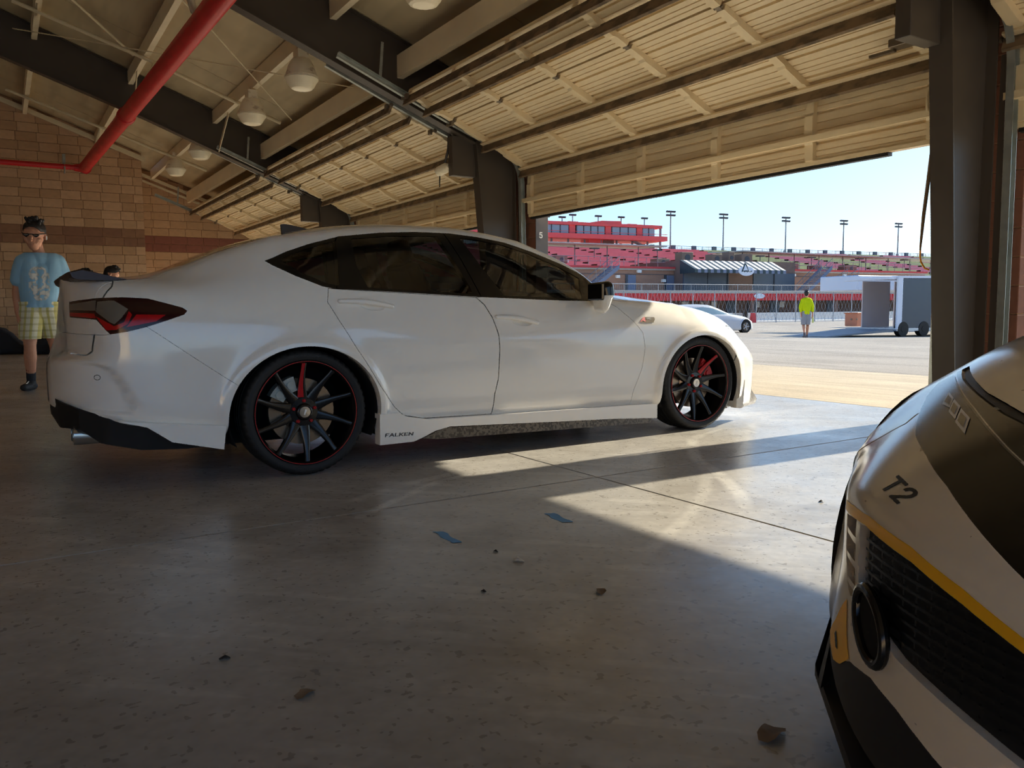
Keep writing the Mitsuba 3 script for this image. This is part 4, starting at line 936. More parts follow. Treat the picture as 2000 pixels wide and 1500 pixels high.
# ------------------------------------------------------------------ trim of the sedan
def hull_spheres(items, n=1):
    """rounded hull from (x, y, z, r) spheres"""
    ic = trimesh.creation.icosphere(subdivisions=2)
    return trimesh.convex.convex_hull(np.vstack([ic.vertices * i[3] + np.array(i[:3]) for i in items]))
for s in (1, -1):
    X = lambda x: s * x
    def mm(poly_, a, b): return MB().prism(poly_, 0, *sorted((X(a), X(b))))
    k = cput('side_skirt', mm([(.395, .300), (.393, .128), (.597, .130), (.66, .150), (.735, .180), (.83, .197), (1.613, .163), (2.05, .146), (2.43, .122), (2.432, .218), (2.2, .226), (1.137, .241), (.69, .250), (.56, .275), (.51, .300)], .89, .962), 'm_paint', label='white side skirt')
    cput('skirt_lip', mm([(.66, .140), (.80, .192), (1.6, .160), (2.05, .143), (2.40, .12), (2.38, .092), (1.65, .108), (.75, .128)], .84, .948), 'm_carbon', label='carbon lower lip of the side skirt')
    if s == 1:
        t = meshkit.text_mesh('FALKEN', .0185, .0012, bold=True); v = t.vertices.copy(); v[:, 0] = v[:, 0] * 2.0 + .22 * v[:, 1]; v[:, 0] *= .178 / v[:, 0].max(); t.vertices = v
        t.apply_transform(frame([.962, .418, .172], x=[0, 1, -.035], z=[1, 0, 0])); cput('decal', t, 'm_trim', parent=k, label='dark grey FALKEN lettering')
    cput('rear_skirt', mm([(-.905, .362), (-.781, .324), (-.726, .283), (-.674, .244), (-.435, .185), (-.420, .302), (-.70, .335)], .86, .952), 'm_paint', label='white corner spat ahead of the diffuser')
    # door handles
    for nme, (y0, z0, y1, z1) in (('rear_door', (.205, .922, .505, .893)), ('front_door', (1.18, .828, 1.462, .788))):
        pts = []
        for t in np.linspace(0, 1, 7):
            y, z = y0 + (y1 - y0) * t, z0 + (z1 - z0) * t + .010 * math.sin(math.pi * t)
            pts.append((X(vs(y, z) + .013 * math.sin(math.pi * min(max(t * 1.0, .06), .94)) ** .5), y, z, (.0165 - .007 * abs(t - .5))))
        m = MB()
        for a, b in zip(pts[:-1], pts[1:]): m.tm(hull_spheres([a, b]))
        mm_ = m3.Manifold.batch_boolean([solid(hull_spheres([a, b])) for a, b in zip(pts[:-1], pts[1:])], m3.OpType.Add).to_mesh()
        h = trimesh.Trimesh(np.array(mm_.vert_properties)[:, :3], np.array(mm_.tri_verts))
        cput('door_handle', h, 'm_paint', 45)
    # mirror
    sh = [(X(1.075), 1.895, 1.000, .045), (X(1.085), 1.90, .930, .04), (X(.96), 1.90, 1.005, .035), (X(.955), 1.905, .93, .035), (X(1.05), 1.94, .985, .03), (X(.98), 1.945, .97, .03)]
    hs = solid(hull_spheres(sh)); cutp = solid(MB().box([-2, 1.0, .955], [2, 2.4, 1.3]).mesh())
    tom = lambda q: trimesh.Trimesh(np.array(q.to_mesh().vert_properties)[:, :3], np.array(q.to_mesh().tri_verts))
    km = cput('door_mirror', tom(hs ^ cutp), 'm_gloss_black', 40, label='door mirror with a gloss black cap')
    lowp = hull_spheres([(X(1.075), 1.895, .955, .043), (X(1.05), 1.90, .885, .03), (X(.96), 1.905, .955, .033), (X(.97), 1.91, .880, .028), (X(1.0), 1.93, .862, .02)])
    cput('mirror_base', tom(solid(lowp) - cutp), 'm_paint', 40, parent=km, label='white lower half of the mirror')
    cput('mirror_glass', MB().bbox([X(.945), 1.838, .925], [X(1.105), 1.858, 1.035], .012), 'm_gloss_black', parent=km)
    cput('mirror_arm', hull_spheres([(X(.95), 1.93, .905, .022), (X(.86), 1.955, .915, .025)]), 'm_paint', 40, parent=km)
    # exhaust tips
    for x in (.50, .645):
        M = np.eye(4)
        cput('exhaust_tip', MB().tube([[X(x), -1.075, .272], [X(x), -.91, .272]], .047, 20, caps=False).tube([[X(x), -1.070, .272], [X(x), -.91, .272]], .041, 20), 'm_chrome', 40)
    # carbon canard at the front corner
    cput('front_canard', trimesh.convex.convex_hull([[X(.82), 3.44, .285], [X(.82), 3.40, .12], [X(.86), 3.36, .118], [X(.745), 3.675, .155], [X(.735), 3.665, .118], [X(.79), 3.55, .25], [X(.66), 3.60, .118]]), 'm_carbon', label='grey carbon corner flap of the front lip')
    cput('front_flip', MB().prism([(3.262, .335), (3.258, .128), (3.30, .122), (3.33, .128), (3.345, .335)], 0, *sorted((X(.86), X(.915)))), 'm_paint')
cput('front_splitter', trimesh.convex.convex_hull([[-.78, 3.30, .11], [.78, 3.30, .11], [-.62, 3.56, .11], [.62, 3.56, .11], [0, 3.66, .11], [-.78, 3.30, .135], [.78, 3.30, .135], [-.62, 3.56, .13], [.62, 3.56, .13], [0, 3.66, .13]]), 'm_carbon')
# diffuser
dp = Polygon([(-1.178, .440), (-1.160, .335), (-1.12, .300), (-1.05, .310), (-.97, .245), (-.80, .205), (-.6, .195), (-.44, .20), (-.42, .31), (-.70, .345), (-.92, .372), (-1.0, .392), (-1.14, .435)])
pl = [(-.89, -.40), (-.87, -.76), (-.82, -.93), (-.72, -1.05), (-.5, -1.125), (0, -1.14), (.5, -1.125), (.72, -1.05), (.82, -.93), (.87, -.76), (.89, -.40)]
df = solid(MB().prism(dp, 0, -1, 1).mesh()) ^ top_prism(pl, 0, 1)
q = df.to_mesh(); cput('rear_diffuser', trimesh.Trimesh(np.array(q.vert_properties)[:, :3], np.array(q.tri_verts)), 'm_matt_black', 30, label='black rear diffuser')
paint('m_spoiler', lin(46, 16, 16), .16)
# boot spoiler, roof fin
secs = []
for x, k_ in ((-.705, .85), (-.69, 1.0), (-.58, 1.05), (0, 1.1), (.58, 1.05), (.69, 1.0), (.705, .85)):
    zb = 1.036
    c = np.array([(-.86, 1.030), (-.97, 1.058), (-1.055, 1.080), (-1.108, 1.064), (-1.10, 1.040), (-1.08, 1.028), (-.95, 1.024)]); sc = np.stack([np.full(7, x), c[:, 0] + .05 + .03 * (1 - k_), zb + (c[:, 1] - zb) * k_], 1)
    secs.append(sc)
cput('boot_spoiler', sweep_sections(None, secs), 'm_spoiler', 30, label='dark smoked lip spoiler')
fin = []
for y, z, w in ((.160, 1.410, .003), (.170, 1.335, .020), (.185, 1.414, .005), (.23, 1.409, .006), (.30, 1.396, .007), (.37, 1.380, .006), (.40, 1.36, .016), (.20, 1.33, .022)): fin += [[w, y, z], [-w, y, z]]
cput('roof_aerial', trimesh.convex.convex_hull(np.array(fin)), paint('m_fin', lin(70, 64, 62), .1), 30, label='grey shark fin aerial')
# fender badge
y0, z0 = 2.285, .782
def onskin(yz, o): return [[vs(y, z) + o, y, z] for y, z in yz]
for nme, pg, mt, o in (('badge', [(2.30, .778), (2.345, .815), (2.435, .812), (2.437, .798), (2.415, .776), (2.345, .774)], 'm_chrome', .004), ('badge_accent', [(2.292, .780), (2.335, .813), (2.352, .813), (2.345, .795), (2.352, .786), (2.335, .783), (2.328, .792)], 'm_red', .0055)):
    b = onskin(pg, o); n = len(b); c = np.mean(b, 0); kb = cput(nme, MB().raw(np.vstack([b, [c]]), [[i, (i + 1) % n, n] for i in range(n)]), mt, label='chrome fender badge with a red letter' if nme == 'badge' else None)
t = meshkit.text_mesh('SPEC', .011, .001, bold=True); t.apply_transform(frame([vs(2.37, .80) + .0045, 2.362, .7985], x=[0, 1, -.02], z=[1, 0, .15])); cput('badge_text', t, 'm_white')
# parking sensor
an = np.linspace(0, 2 * np.pi, 20)
cput('sensor', MB().tube([[vs(-.969 + .012 * math.cos(a), .562 + .012 * math.sin(a)) + .001, -.969 + .012 * math.cos(a), .562 + .012 * math.sin(a)] for a in an], .0014, 5, False), 'm_trim')
# seats and dash behind the tinted glass
for x in (-.37, .37):
    cput('front_seat', trimesh.util.concatenate([hull_spheres([(x - .19, 1.05, .62, .06), (x + .19, 1.05, .62, .06), (x - .15, .82, 1.12, .05), (x + .15, .82, 1.12, .05)]), hull_spheres([(x - .08, .80, 1.20, .05), (x + .08, .80, 1.20, .05), (x - .07, .79, 1.27, .04), (x + .07, .79, 1.27, .04)]), hull_spheres([(x - .2, 1.1, .56, .07), (x + .2, 1.1, .56, .07), (x + .2, 1.5, .60, .07), (x - .2, 1.5, .60, .07)])]), 'm_seat', 40)
cput('rear_seat', trimesh.util.concatenate([hull_spheres([(-.55, .30, .60, .07), (.55, .30, .60, .07), (-.5, .0, 1.02, .06), (.5, .0, 1.02, .06)])] + [hull_spheres([(x - .07, .0, 1.10, .04), (x + .07, .0, 1.10, .04), (x + .06, -.02, 1.16, .04), (x - .06, -.02, 1.16, .04)]) for x in (-.33, .33)]), 'm_seat', 40)
cput('dashboard', hull_spheres([(-.62, 1.85, .85, .05), (.62, 1.85, .85, .05), (-.62, 2.15, .88, .04), (.62, 2.15, .88, .04), (-.6, 1.9, .6, .05), (.6, 1.9, .6, .05)]), 'm_seat', 40)
cput('steering_wheel', MB().tube([[-.37 + .18 * math.cos(a), 1.66 + .06 * math.sin(a), .90 + .17 * math.sin(a)] for a in np.linspace(0, 2 * np.pi, 30)], .016, 8, False), 'm_trim', True)
# ------------------------------------------------------------------ white race car at the right edge (its right front corner is in the picture)
RROWS = [
    ([(0, 0)], [(-1.3, .30), (-.6, .15), (3.55, .13)]),
    ([(0, .72)], [(-1.3, .30), (-.6, .15), (3.55, .13)]),
    ([(0, .88), (3.55, .90)], [(-1.3, .34), (-.6, .19), (3.55, .15)]),
    ([(0, .915), (3.55, .945)], [(-1.3, .42), (0, .30), (3.55, .25)]),
    ([(0, .93), (2.6, .93), (3.0, .915), (3.55, .915)], [(-1.3, .55), (0, .48), (2.4, .44), (3.55, .385)]),
    ([(0, .925), (2.5, .93), (3.0, .91), (3.55, .91)], [(-1.3, .72), (0, .66), (2.0, .60), (2.7, .55), (3.55, .505)]),
    ([(0, .90), (2.0, .90), (2.7, .90), (3.1, .885), (3.55, .88)], [(-1.3, .88), (0, .84), (1.5, .78), (2.4, .69), (2.9, .615), (3.2, .565), (3.55, .54)]),
    ([(-1.3, .78), (0, .85), (1.6, .85), (2.3, .82), (2.8, .80), (3.1, .76), (3.55, .74)], [(-1.3, .98), (0, .96), (1.2, .92), (1.8, .88), (2.3, .83), (2.7, .765), (3.0, .690), (3.3, .615), (3.55, .575)]),
    ([(-1.3, .70), (0, .74), (1.2, .74), (1.8, .75), (2.3, .70), (2.9, .66), (3.2, .60), (3.55, .56)], [(-1.3, 1.10), (0, 1.16), (.8, 1.14), (1.4, 1.04), (1.8, .93), (2.3, .872), (2.7, .818), (3.0, .752), (3.3, .672), (3.55, .61)]),
    ([(-1.3, .60), (0, .62), (1.0, .63), (1.7, .66), (2.0, .60), (3.0, .48), (3.55, .40)], [(-1.3, 1.20), (-.8, 1.33), (0, 1.37), (.6, 1.34), (1.1, 1.22), (1.6, 1.04), (1.9, .945), (2.3, .90), (2.7, .848), (3.0, .792), (3.3, .712), (3.55, .635)]),
    ([(0, .40), (3.55, .25)], [(-1.3, 1.22), (-.8, 1.38), (0, 1.42), (.6, 1.40), (1.1, 1.29), (1.6, 1.11), (1.95, .98), (2.3, .915), (2.7, .862), (3.0, .806), (3.3, .725), (3.55, .645)]),
    ([(0, 0)], [(-1.3, 1.225), (-.8, 1.39), (0, 1.43), (.6, 1.41), (1.1, 1.31), (1.6, 1.14), (2.0, .98), (2.3, .922), (2.7, .868), (3.0, .812), (3.3, .73), (3.55, .65)]),
]
RC_M = TR(-.12, 4.50, 0) @ RZ(math.pi)
RWELL = [(0.0, .33, .37, .36), (2.70, .33, .37, .36)]
def rc_bulge(G):
    x, y, z = G[..., 0], G[..., 1], G[..., 2]
    for cy, cz, a, b in RWELL:
        d = np.sqrt(((y - cy) / a) ** 2 + ((z - cz) / b) ** 2)
        x = x + np.where((z > .2) & (x > .6), .03 * np.exp(-np.clip(d - 1.0, 0, 9) ** 2 / .12 ** 2) * np.clip((1.1 - z) / .3, 0, 1), 0)
    G = G.copy(); G[..., 0] = x
    return G
RG_ = bodyfn(RROWS, -1.32, 3.55, .45, .80, 2.6, 2.2, lambda j: ([0, 0, 0, 0, 0, .0, .05, .08, .1, .1, .1, .1][j], [-.02, -.01, .0, .0, 0, .0, -.012, -.03, -.045, -.05, -.05, -.05][j]), bulge=rc_bulge)
rP, rQ, rF = ring(RG_)
RB_ = manif(rP, rQ, rF).as_original(); RID = {RB_.original_id()}
rc_c = np.nonzero((RG_[0, :, 1] > -1.1) & (RG_[0, :, 1] < 2.3))[0]
ci_, cq_, cf_ = ring(RG_, inset=.05, cols=rc_c)
RCAV = manif(ci_, cq_ * 0, cf_) ^ solid(MB().box([-1, -.9, .55], [1, 1.85, 2]).mesh())
RSH = RB_ - RCAV
for cy, cz, a, b in RWELL:
    pg = unary_union([Polygon([(cy + a * math.cos(t), cz + b * math.sin(t)) for t in np.linspace(0, 2 * np.pi, 60, endpoint=False)]), sbox(cy - a, -.2, cy + a, cz)])
    for s in (1, -1): RSH = RSH - side_prism(pg, *sorted((s * .60, s * 1.2)))
RC = thing('race_car', 'white race car nose with yellow stripe, T2 lettering and dark headlamp at the right edge', 'car')
def fpr(poly_, s, u0=2.2, u1=4):
    """front-view polygon (v, z) mirrored to side s, extruded along the car"""
    p = [(s * a, b) for a, b in poly_]; P = Polygon(p); P = P if P.is_valid else P.buffer(0)
    return solid(MB().prism(P, 1, u0, u1).mesh())
def face(man, off):
    v, f, n = out(man, RID, only=True); return v + n * off, f, n
mat('m_yellow', lin(236, 176, 24), rough=0.35, spec=0.5)
mat('m_led', lin(214, 210, 204), rough=0.25); mat('m_mesh', lin(16, 17, 20), rough=0.5)
HL = [(.25, .525), (.342, .545), (.385, .561), (.441, .581), (.516, .607), (.604, .629), (.682, .644), (.724, .660), (.79, .690), (.806, .712), (.775, .730), (.703, .719), (.594, .697), (.485, .672), (.421, .655), (.25, .60)]
PANEL = [(.778, .736), (.703, .722), (.594, .700), (.485, .675), (.421, .658), (.25, .605), (0, .58), (0, .655), (.25, .672), (.463, .696), (.518, .701), (.593, .712), (.715, .730), (.765, .741)]
SEAL = [(.25, .672), (.463, .696), (.518, .701), (.593, .712), (.715, .730), (.765, .741), (.752, .749), (.687, .737), (.60, .722), (.541, .7155), (.478, .7075), (.25, .684)]
STR = [(.762, .524), (.70, .534), (.631, .537), (.517, .530), (.418, .510), (.329, .482), (.2, .43), (0, .405), (0, .385), (.2, .41), (.328, .464), (.416, .490), (.513, .512), (.643, .522), (.70, .516), (.758, .508)]
GRL = [(0, .385), (.2, .41), (.328, .463), (.416, .489), (.513, .511), (.64, .521), (.662, .517), (.662, .44), (.652, .41), (.620, .384), (.535, .360), (.479, .352), (.39, .338), (.32, .325), (.2, .30), (0, .285)]
SLOT = [(.742, .506), (.680, .520), (.676, .44), (.664, .395), (.690, .384), (.712, .40), (.735, .45)]
YEL = [(.700, .374), (.722, .352), (.752, .312), (.80, .262), (.74, .246), (.700, .262), (.664, .291), (.683, .321)]
LOW = [(.90, .235), (.78, .252), (.72, .258), (.663, .288), (.594, .300), (.527, .290), (.44, .262), (.25, .22), (0, .20), (0, .10), (.99, .10), (.99, .235)]
rr = RSH
def rtake(pr):
    global rr
    q = rr ^ pr; rr = rr - pr
    return q
glass_top = top_prism([(-.62, 1.95), (-.60, 1.5), (-.53, 1.0), (.53, 1.0), (.60, 1.5), (.62, 1.95), (0, 2.08)], .7, 2)
rtake(glass_top); v, f, n = out(RB_ ^ glass_top, RID, only=True); putn('windshield', (v - n * .002, f, n), 'm_glass', RC_M, RC)
DL_ = [(-.9, 1.02), (-.75, 1.22), (.1, 1.30), (.6, 1.27), (1.1, 1.16), (1.55, .99), (1.55, .95), (0, .985)]
for s in (1, -1):
    pr = side_prism(DL_, *sorted((s * .4, s * 1.2))); rtake(pr)
    v, f, n = out(RB_ ^ pr, RID, only=True); putn('side_glass', (v - n * .003, f, n), 'm_tint', RC_M, RC)
for s in (1, -1):
    h = rtake(fpr(HL, s))
    kh = putn('headlamp', out(h, RID), 'm_gloss_black', RC_M, RC, 'dark glossy headlamp')
    for q in ([(.708, .708), (.690, .691), (.655, .690), (.672, .703)], [(.668, .702), (.648, .685), (.612, .679), (.630, .696)], [(.624, .694), (.606, .676), (.560, .667), (.580, .686)]):
        putn('led_reflector', face(RB_ ^ fpr(q, s), .0015), 'm_led', RC_M, kh, 'small bright LED reflector')
        c = np.mean(q, 0); q2 = [(c[0] + (a - c[0]) * .6, c[1] + (b - c[1]) * .6) for a, b in q]
        putn('led_lens', face(RB_ ^ fpr(q2, s), .003), 'm_lamp_grey', RC_M, kh)
    putn('lamp_line', face(RB_ ^ fpr([(.76, .730), (.703, .7205), (.594, .6985), (.485, .6735), (.421, .6565), (.421, .6545), (.485, .6712), (.594, .696), (.703, .718), (.76, .727)], s), .002), 'm_lamp_grey', RC_M, kh)
    putn('bonnet_panel', out(rtake(fpr(PANEL, s)), RID), 'm_gloss_black', RC_M, RC)
    putn('bonnet_seal', face(rtake(fpr(SEAL, s)), -.004), 'm_trim', RC_M, RC)
    putn('stripe', face(RB_ ^ fpr(STR, s), .0012), 'm_yellow', RC_M, RC, 'yellow stripe')
    rtake(fpr(GRL, s, 3.0)); rtake(fpr(SLOT, s, 2.9))
    kg = putn('intake', face(RB_ ^ fpr(GRL, s, 3.0), -.016), 'm_mesh', RC_M, RC, 'black lower intake with a fine grid')
    GRIN = {**globals().get('GRIN', {}), s: fpr(list(Polygon(GRL).buffer(-.011).exterior.coords), s, 3.0)}
    for i, zc in enumerate(np.arange(.30, .52, .0165)):
        slab = solid(MB().box([-1, 3.0, zc - .0022], [1, 4, zc + .0022]).mesh())
        putn('grid_bar', face(RB_ ^ GRIN[s] ^ slab, -.007), 'm_gloss_black', RC_M, kg)
    for i, vc in enumerate(np.arange(.03, .66, .030)):
        slab = solid(MB().box([s * vc - .0016, 3.0, .2], [s * vc + .0016, 4, .6]).mesh())
        putn('grid_bar', face(RB_ ^ GRIN[s] ^ slab, -.009), 'm_gloss_black', RC_M, kg)
    ks = putn('side_vent', face(RB_ ^ fpr(SLOT, s, 2.9), -.022), 'm_rpaint', RC_M, RC) if 'm_rpaint' in scene else putn('side_vent', face(RB_ ^ fpr(SLOT, s, 2.9), -.022), paint('m_rpaint', P3(lambda p, n, uv: mix(lin(230, 220, 202), lin(120, 96, 76), 0.7 * smoothstep(0.80, 0.84, fbm(p.x * 48, p.y * 48, p.z * 60, 3)))), .02, 1.75), RC_M, RC)
    for za in (.481, .441, .403):
        putn('vent_fin', face(RB_ ^ fpr([(.75, za + .004), (.75, za - .003), (.66, za - .006), (.66, za + .006)], s, 2.9), -.001), 'm_rpaint', RC_M, ks)
        putn('vent_fin', face(RB_ ^ fpr([(.72, za + .012), (.72, za - .003), (.67, za - .008), (.67, za + .002)], s, 2.9), -.010), 'm_rpaint', RC_M, ks)
    putn('bumper_patch', face(RB_ ^ fpr(YEL, s, 2.9), .0014), 'm_yellow', RC_M, RC, 'yellow corner patch scuffed with black')
    putn('scuff', face(RB_ ^ fpr([(.735, .300), (.742, .292), (.728, .276), (.716, .278), (.722, .290)], s, 2.9), .0024), 'm_trim', RC_M, RC)
    # brake duct ring
    an = np.linspace(0, 2 * np.pi, 29)
    from scipy.interpolate import NearestNDInterpolator
    tmr = trimesh.Trimesh(rP, rF, process=False)
    pts = []
    for a in an:
        vv = .598 + .055 * math.cos(a) * .80; zz = .3795 + .048 * math.sin(a) + .017 * math.cos(a)
        pts.append([vv, 0, zz])
    pts = np.array(pts)
    sel = RG_[..., 1] > 2.9
    uf = LinearNDInterpolator(np.stack([RG_[sel][:, 0], RG_[sel][:, 2]], 1), RG_[sel][:, 1])
    pts[:, 1] = uf(pts[:, [0, 2]]); nrm = np.array([.6, .8, 0])
    P1_ = (pts + nrm * .006) * [s, 1, 1]
    m = MB().tube(P1_, .0085, 10, False); m2 = MB(); c0 = (pts.mean(0) + nrm * .004) * [s, 1, 1]
    m2.raw(np.vstack([(pts + nrm * .004) * [s, 1, 1], [c0 + nrm * .001 * [s, 1, 1]]]), [[i, i + 1, len(pts)] for i in range(len(pts) - 1)])
    for mm_, bs, nn_ in ((m, 'm_gloss_black', 'duct_ring'), (m2, 'm_dark', 'duct_throat')):
        q = mm_.mesh(); q.apply_transform(RC_M); put(nn_, q, bs, 30, parent=RC, label='round black brake duct' if nn_ == 'duct_ring' else None)
putn('lower_lip', out(rtake(fpr(LOW, 1, 2.4) + fpr(LOW, -1, 2.4)), RID), 'm_trim', RC_M, RC, 'black lower lip of the bumper')
# bonnet / wing seams
seam = unary_union([LineString([(2.76, .30), (2.96, .50), (3.06, .648), (3.04, .665)]).buffer(.003)])
for s in (1, -1): rr = rr - side_prism(seam, *sorted((s * .55, s * 1.1)))
putn('body', out(rr, RID), 'm_rpaint', RC_M, RC)
def rput(base, m, b, smooth=False, label=None, parent=None):
    m = (m.mesh() if isinstance(m, MB) else m).copy(); m.apply_transform(RC_M); return put(base, m, b, smooth, parent=parent or RC, label=label)
spl = [(-.93, 2.85), (-.95, 3.05), (-.55, 3.45), (0, 3.63), (.55, 3.45), (.95, 3.05), (.93, 2.85)]
rput('splitter', MB().prism(spl, 2, .075, .10), 'm_trim', label='flat black splitter')
for s in (1, -1):
    rput('splitter_fence', trimesh.convex.convex_hull([[s * .93, 3.06, .10], [s * .95, 3.05, .10], [s * .945, 2.85, .10], [s * .885, 3.04, .345], [s * .90, 2.95, .36], [s * .93, 2.86, .2], [s * .87, 3.14, .10]]), 'm_trim', 30)
# lettering on the bumper corner: bilinear patch following the skin
q4 = np.array([(.629, 3.284, .597), (.552, 3.35, .589), (.587, 3.356, .567), (.656, 3.293, .575)])   # top left, top right, bottom right, bottom left
nr = np.cross(q4[1] - q4[0], q4[3] - q4[0]); nr /= np.linalg.norm(nr); nr = nr if nr[1] > 0 else -nr
t = meshkit.text_mesh('T2', 1.0, .05, bold=True); v = t.vertices.copy(); a = (v[:, :1] - v[:, 0].min()) / np.ptp(v[:, 0]); b = (v[:, 1:2] - v[:, 1].min()) / np.ptp(v[:, 1])
P = (1 - b) * ((1 - a) * q4[3] + a * q4[2]) + b * ((1 - a) * q4[0] + a * q4[1])
P[:, 1] = [float(uf(x, z)) for x, z in P[:, [0, 2]]]
P = P + nr * (.0006 + v[:, 2:3] * .016)
rput('lettering', trimesh.Trimesh(P, t.faces, process=False), 'm_trim', label='black T2 lettering')
# wheels, floor pan and liners
for cy, cz, a, b in RWELL:
    for s in (1, -1):
        n_ = 36; an = np.linspace(-.45, np.pi + .45, n_); V = []
        for x in (s * .90, s * .58): V += [[x, cy + (a + .004) * math.cos(t), cz + (b + .004) * math.sin(t)] for t in an]
        m = MB().raw(V, [[i, i + 1, n_ + i + 1, n_ + i] for i in range(n_ - 1)]); m.raw(V[n_:] + [[s * .58, cy, .2]], [[i, i + 1, n_] for i in range(n_ - 1)])
        rput('arch_liner', m, 'm_dark')
        wheel(RC, RC_M @ TR(s * .90, cy, .325) @ (np.eye(4) if s > 0 else RZ(math.pi)) @ trimesh.transformations.scale_matrix(.97), accent=.4, caliper='m_hw', letters=False, mats=('m_rubber', 'm_rim', 'm_rim'), nsp=7)
rput('underfloor', MB().box([-.60, -.9, .12], [.60, 3.2, .24]), 'm_dark')
# transponder strips, tape and litter on the slab
# ------------------------------------------------------------------ paddock and speedway beyond the door
# frame: s along the pit building, d away from the garage, z up
_e = np.array([.13610, .99070]); _n = np.array([-_e[1], _e[0]])
BM = np.eye(4); BM[:2, 0] = _e; BM[:2, 1] = _n; BM[:2, 3] = [-48.3, 56.2]
GZ = -0.39
def bput(base, mb, bsdf, smooth=False, **kw):
    m = (mb.mesh() if isinstance(mb, MB) else mb).copy(); m.apply_transform(BM); return put(base, m, bsdf, smooth, **kw)
mat('m_hredd', lin(206, 80, 82), rough=0.6, spec=0.2); mat('m_hazed_red', lin(210, 100, 98), rough=0.6, spec=0.2)  # suite red is paled in its colour to stand in for distance haze
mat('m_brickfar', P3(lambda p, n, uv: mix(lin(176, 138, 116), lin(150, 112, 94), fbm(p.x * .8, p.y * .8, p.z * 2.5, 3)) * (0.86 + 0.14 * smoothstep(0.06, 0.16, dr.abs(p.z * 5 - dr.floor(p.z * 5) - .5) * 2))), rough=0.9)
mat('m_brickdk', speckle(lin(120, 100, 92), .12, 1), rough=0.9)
mat('m_slate', lin(74, 86, 102), rough=0.4); mat('m_slateblue', lin(108, 120, 146), rough=0.5)
mat('m_farsteel', lin(150, 156, 164), rough=0.5); mat('m_greysteel', lin(116, 122, 130), rough=0.5)
mat('m_hazed_seatred', P3(lambda p, n, uv: mix(lin(206, 128, 130), lin(192, 112, 116), fbm(p.x * .3, p.y * .3, p.z, 3))), rough=0.8)  # red seats washed out in the colour itself, imitating haze over the distance
mat('m_seatgreen', P3(lambda p, n, uv: mix(lin(186, 186, 146), lin(170, 170, 132), fbm(p.x * .3, p.y * .3, p.z, 3))), rough=0.8)
mat('m_seatpink', P3(lambda p, n, uv: mix(lin(196, 142, 150), lin(184, 126, 136), fbm(p.x * .3, p.y * .3, p.z, 3))), rough=0.8)
mat('m_concfar', lin(176, 172, 164), rough=0.9); mat('m_barrier', lin(226, 226, 222), rough=0.8)
mat('m_hvac', lin(128, 112, 98), rough=0.7); mat('m_teal', lin(38, 58, 66), rough=0.5); mat('m_canvas', lin(232, 232, 228), rough=0.7)
mat('m_glassfar', lin(120, 146, 160), rough=0.12, spec=0.9); mat('m_mulldark', lin(60, 66, 76), rough=0.4)
mat('m_canopy', lin(168, 172, 166), rough=0.6); mat('m_bluewhite', lin(206, 216, 232), rough=0.5); mat('m_panelpink', lin(196, 186, 188), rough=0.6)
mat('m_navy', lin(42, 56, 74), rough=0.25, spec=0.6); mat('m_alu', lin(186, 192, 200), rough=0.35, metal=0.5); mat('m_toolbox', lin(186, 120, 92), rough=0.6)
# chain-link fence
k = thing('chain_link_fence', 'grey chain-link fence along the far side of the asphalt', 'fence')
for i, s in enumerate(np.arange(-29.7, 34, 2.27)): bput('post', MB().tube([[s, 0, GZ], [s, 0, 2.36]], .045, 6), 'm_farsteel', parent=k)
bput('top_rail', MB().tube([[-30, 0, 2.35], [34, 0, 2.35]], .04, 6), 'm_farsteel', parent=k)
m = MB()
for s in np.arange(-30, 34, .42): m.bar([s, 0, GZ + .1], [s + 1.0, 0, 2.3], .012, .012); m.bar([s + 1, 0, GZ + .1], [s, 0, 2.3], .012, .012)
bput('wire_mesh', m, 'm_farsteel', parent=k, kind='stuff')
prof = [(-.30, GZ), (-.30, GZ + .08), (-.16, GZ + .30), (-.09, GZ + .86), (.09, GZ + .86), (.16, GZ + .30), (.30, GZ + .08), (.30, GZ)]
BL = ['leftmost white concrete barrier behind the hood of the sedan', 'second white concrete barrier, right of the pale hatchback', 'third concrete barrier behind the fence', 'fourth concrete barrier, just left of the walking man', 'concrete barrier behind the man in the lime shirt', 'concrete barrier right of the lime shirted man', 'concrete barrier left of the tool chest', 'concrete barrier behind the trailer opening']
for i, s in enumerate([-4.4, -.05, 2.9, 5.85, 8.8, 11.75, 14.7, 17.65]):
    bput('jersey_barrier', MB().prism([(a + 1.2, b) for a, b in prof], 0, s + .05, s + 2.95 - (.4 if i == 0 else 0)), 'm_barrier', label=BL[i], cat='barrier', group='concrete barriers along the fence')
bput('jersey_barrier', MB().prism([(a + 1.2, b) for a, b in prof], 0, -1.75, -.75), 'm_concfar', label='short grey concrete barrier end beside the red block', cat='barrier')
bput('marker_block', MB().prism([(-.2, GZ), (.2, GZ), (.08, GZ + .85), (-.08, GZ + .85)], 0, -.75, -.35), 'm_hredd', label='red marker block between the barriers', cat='marker')
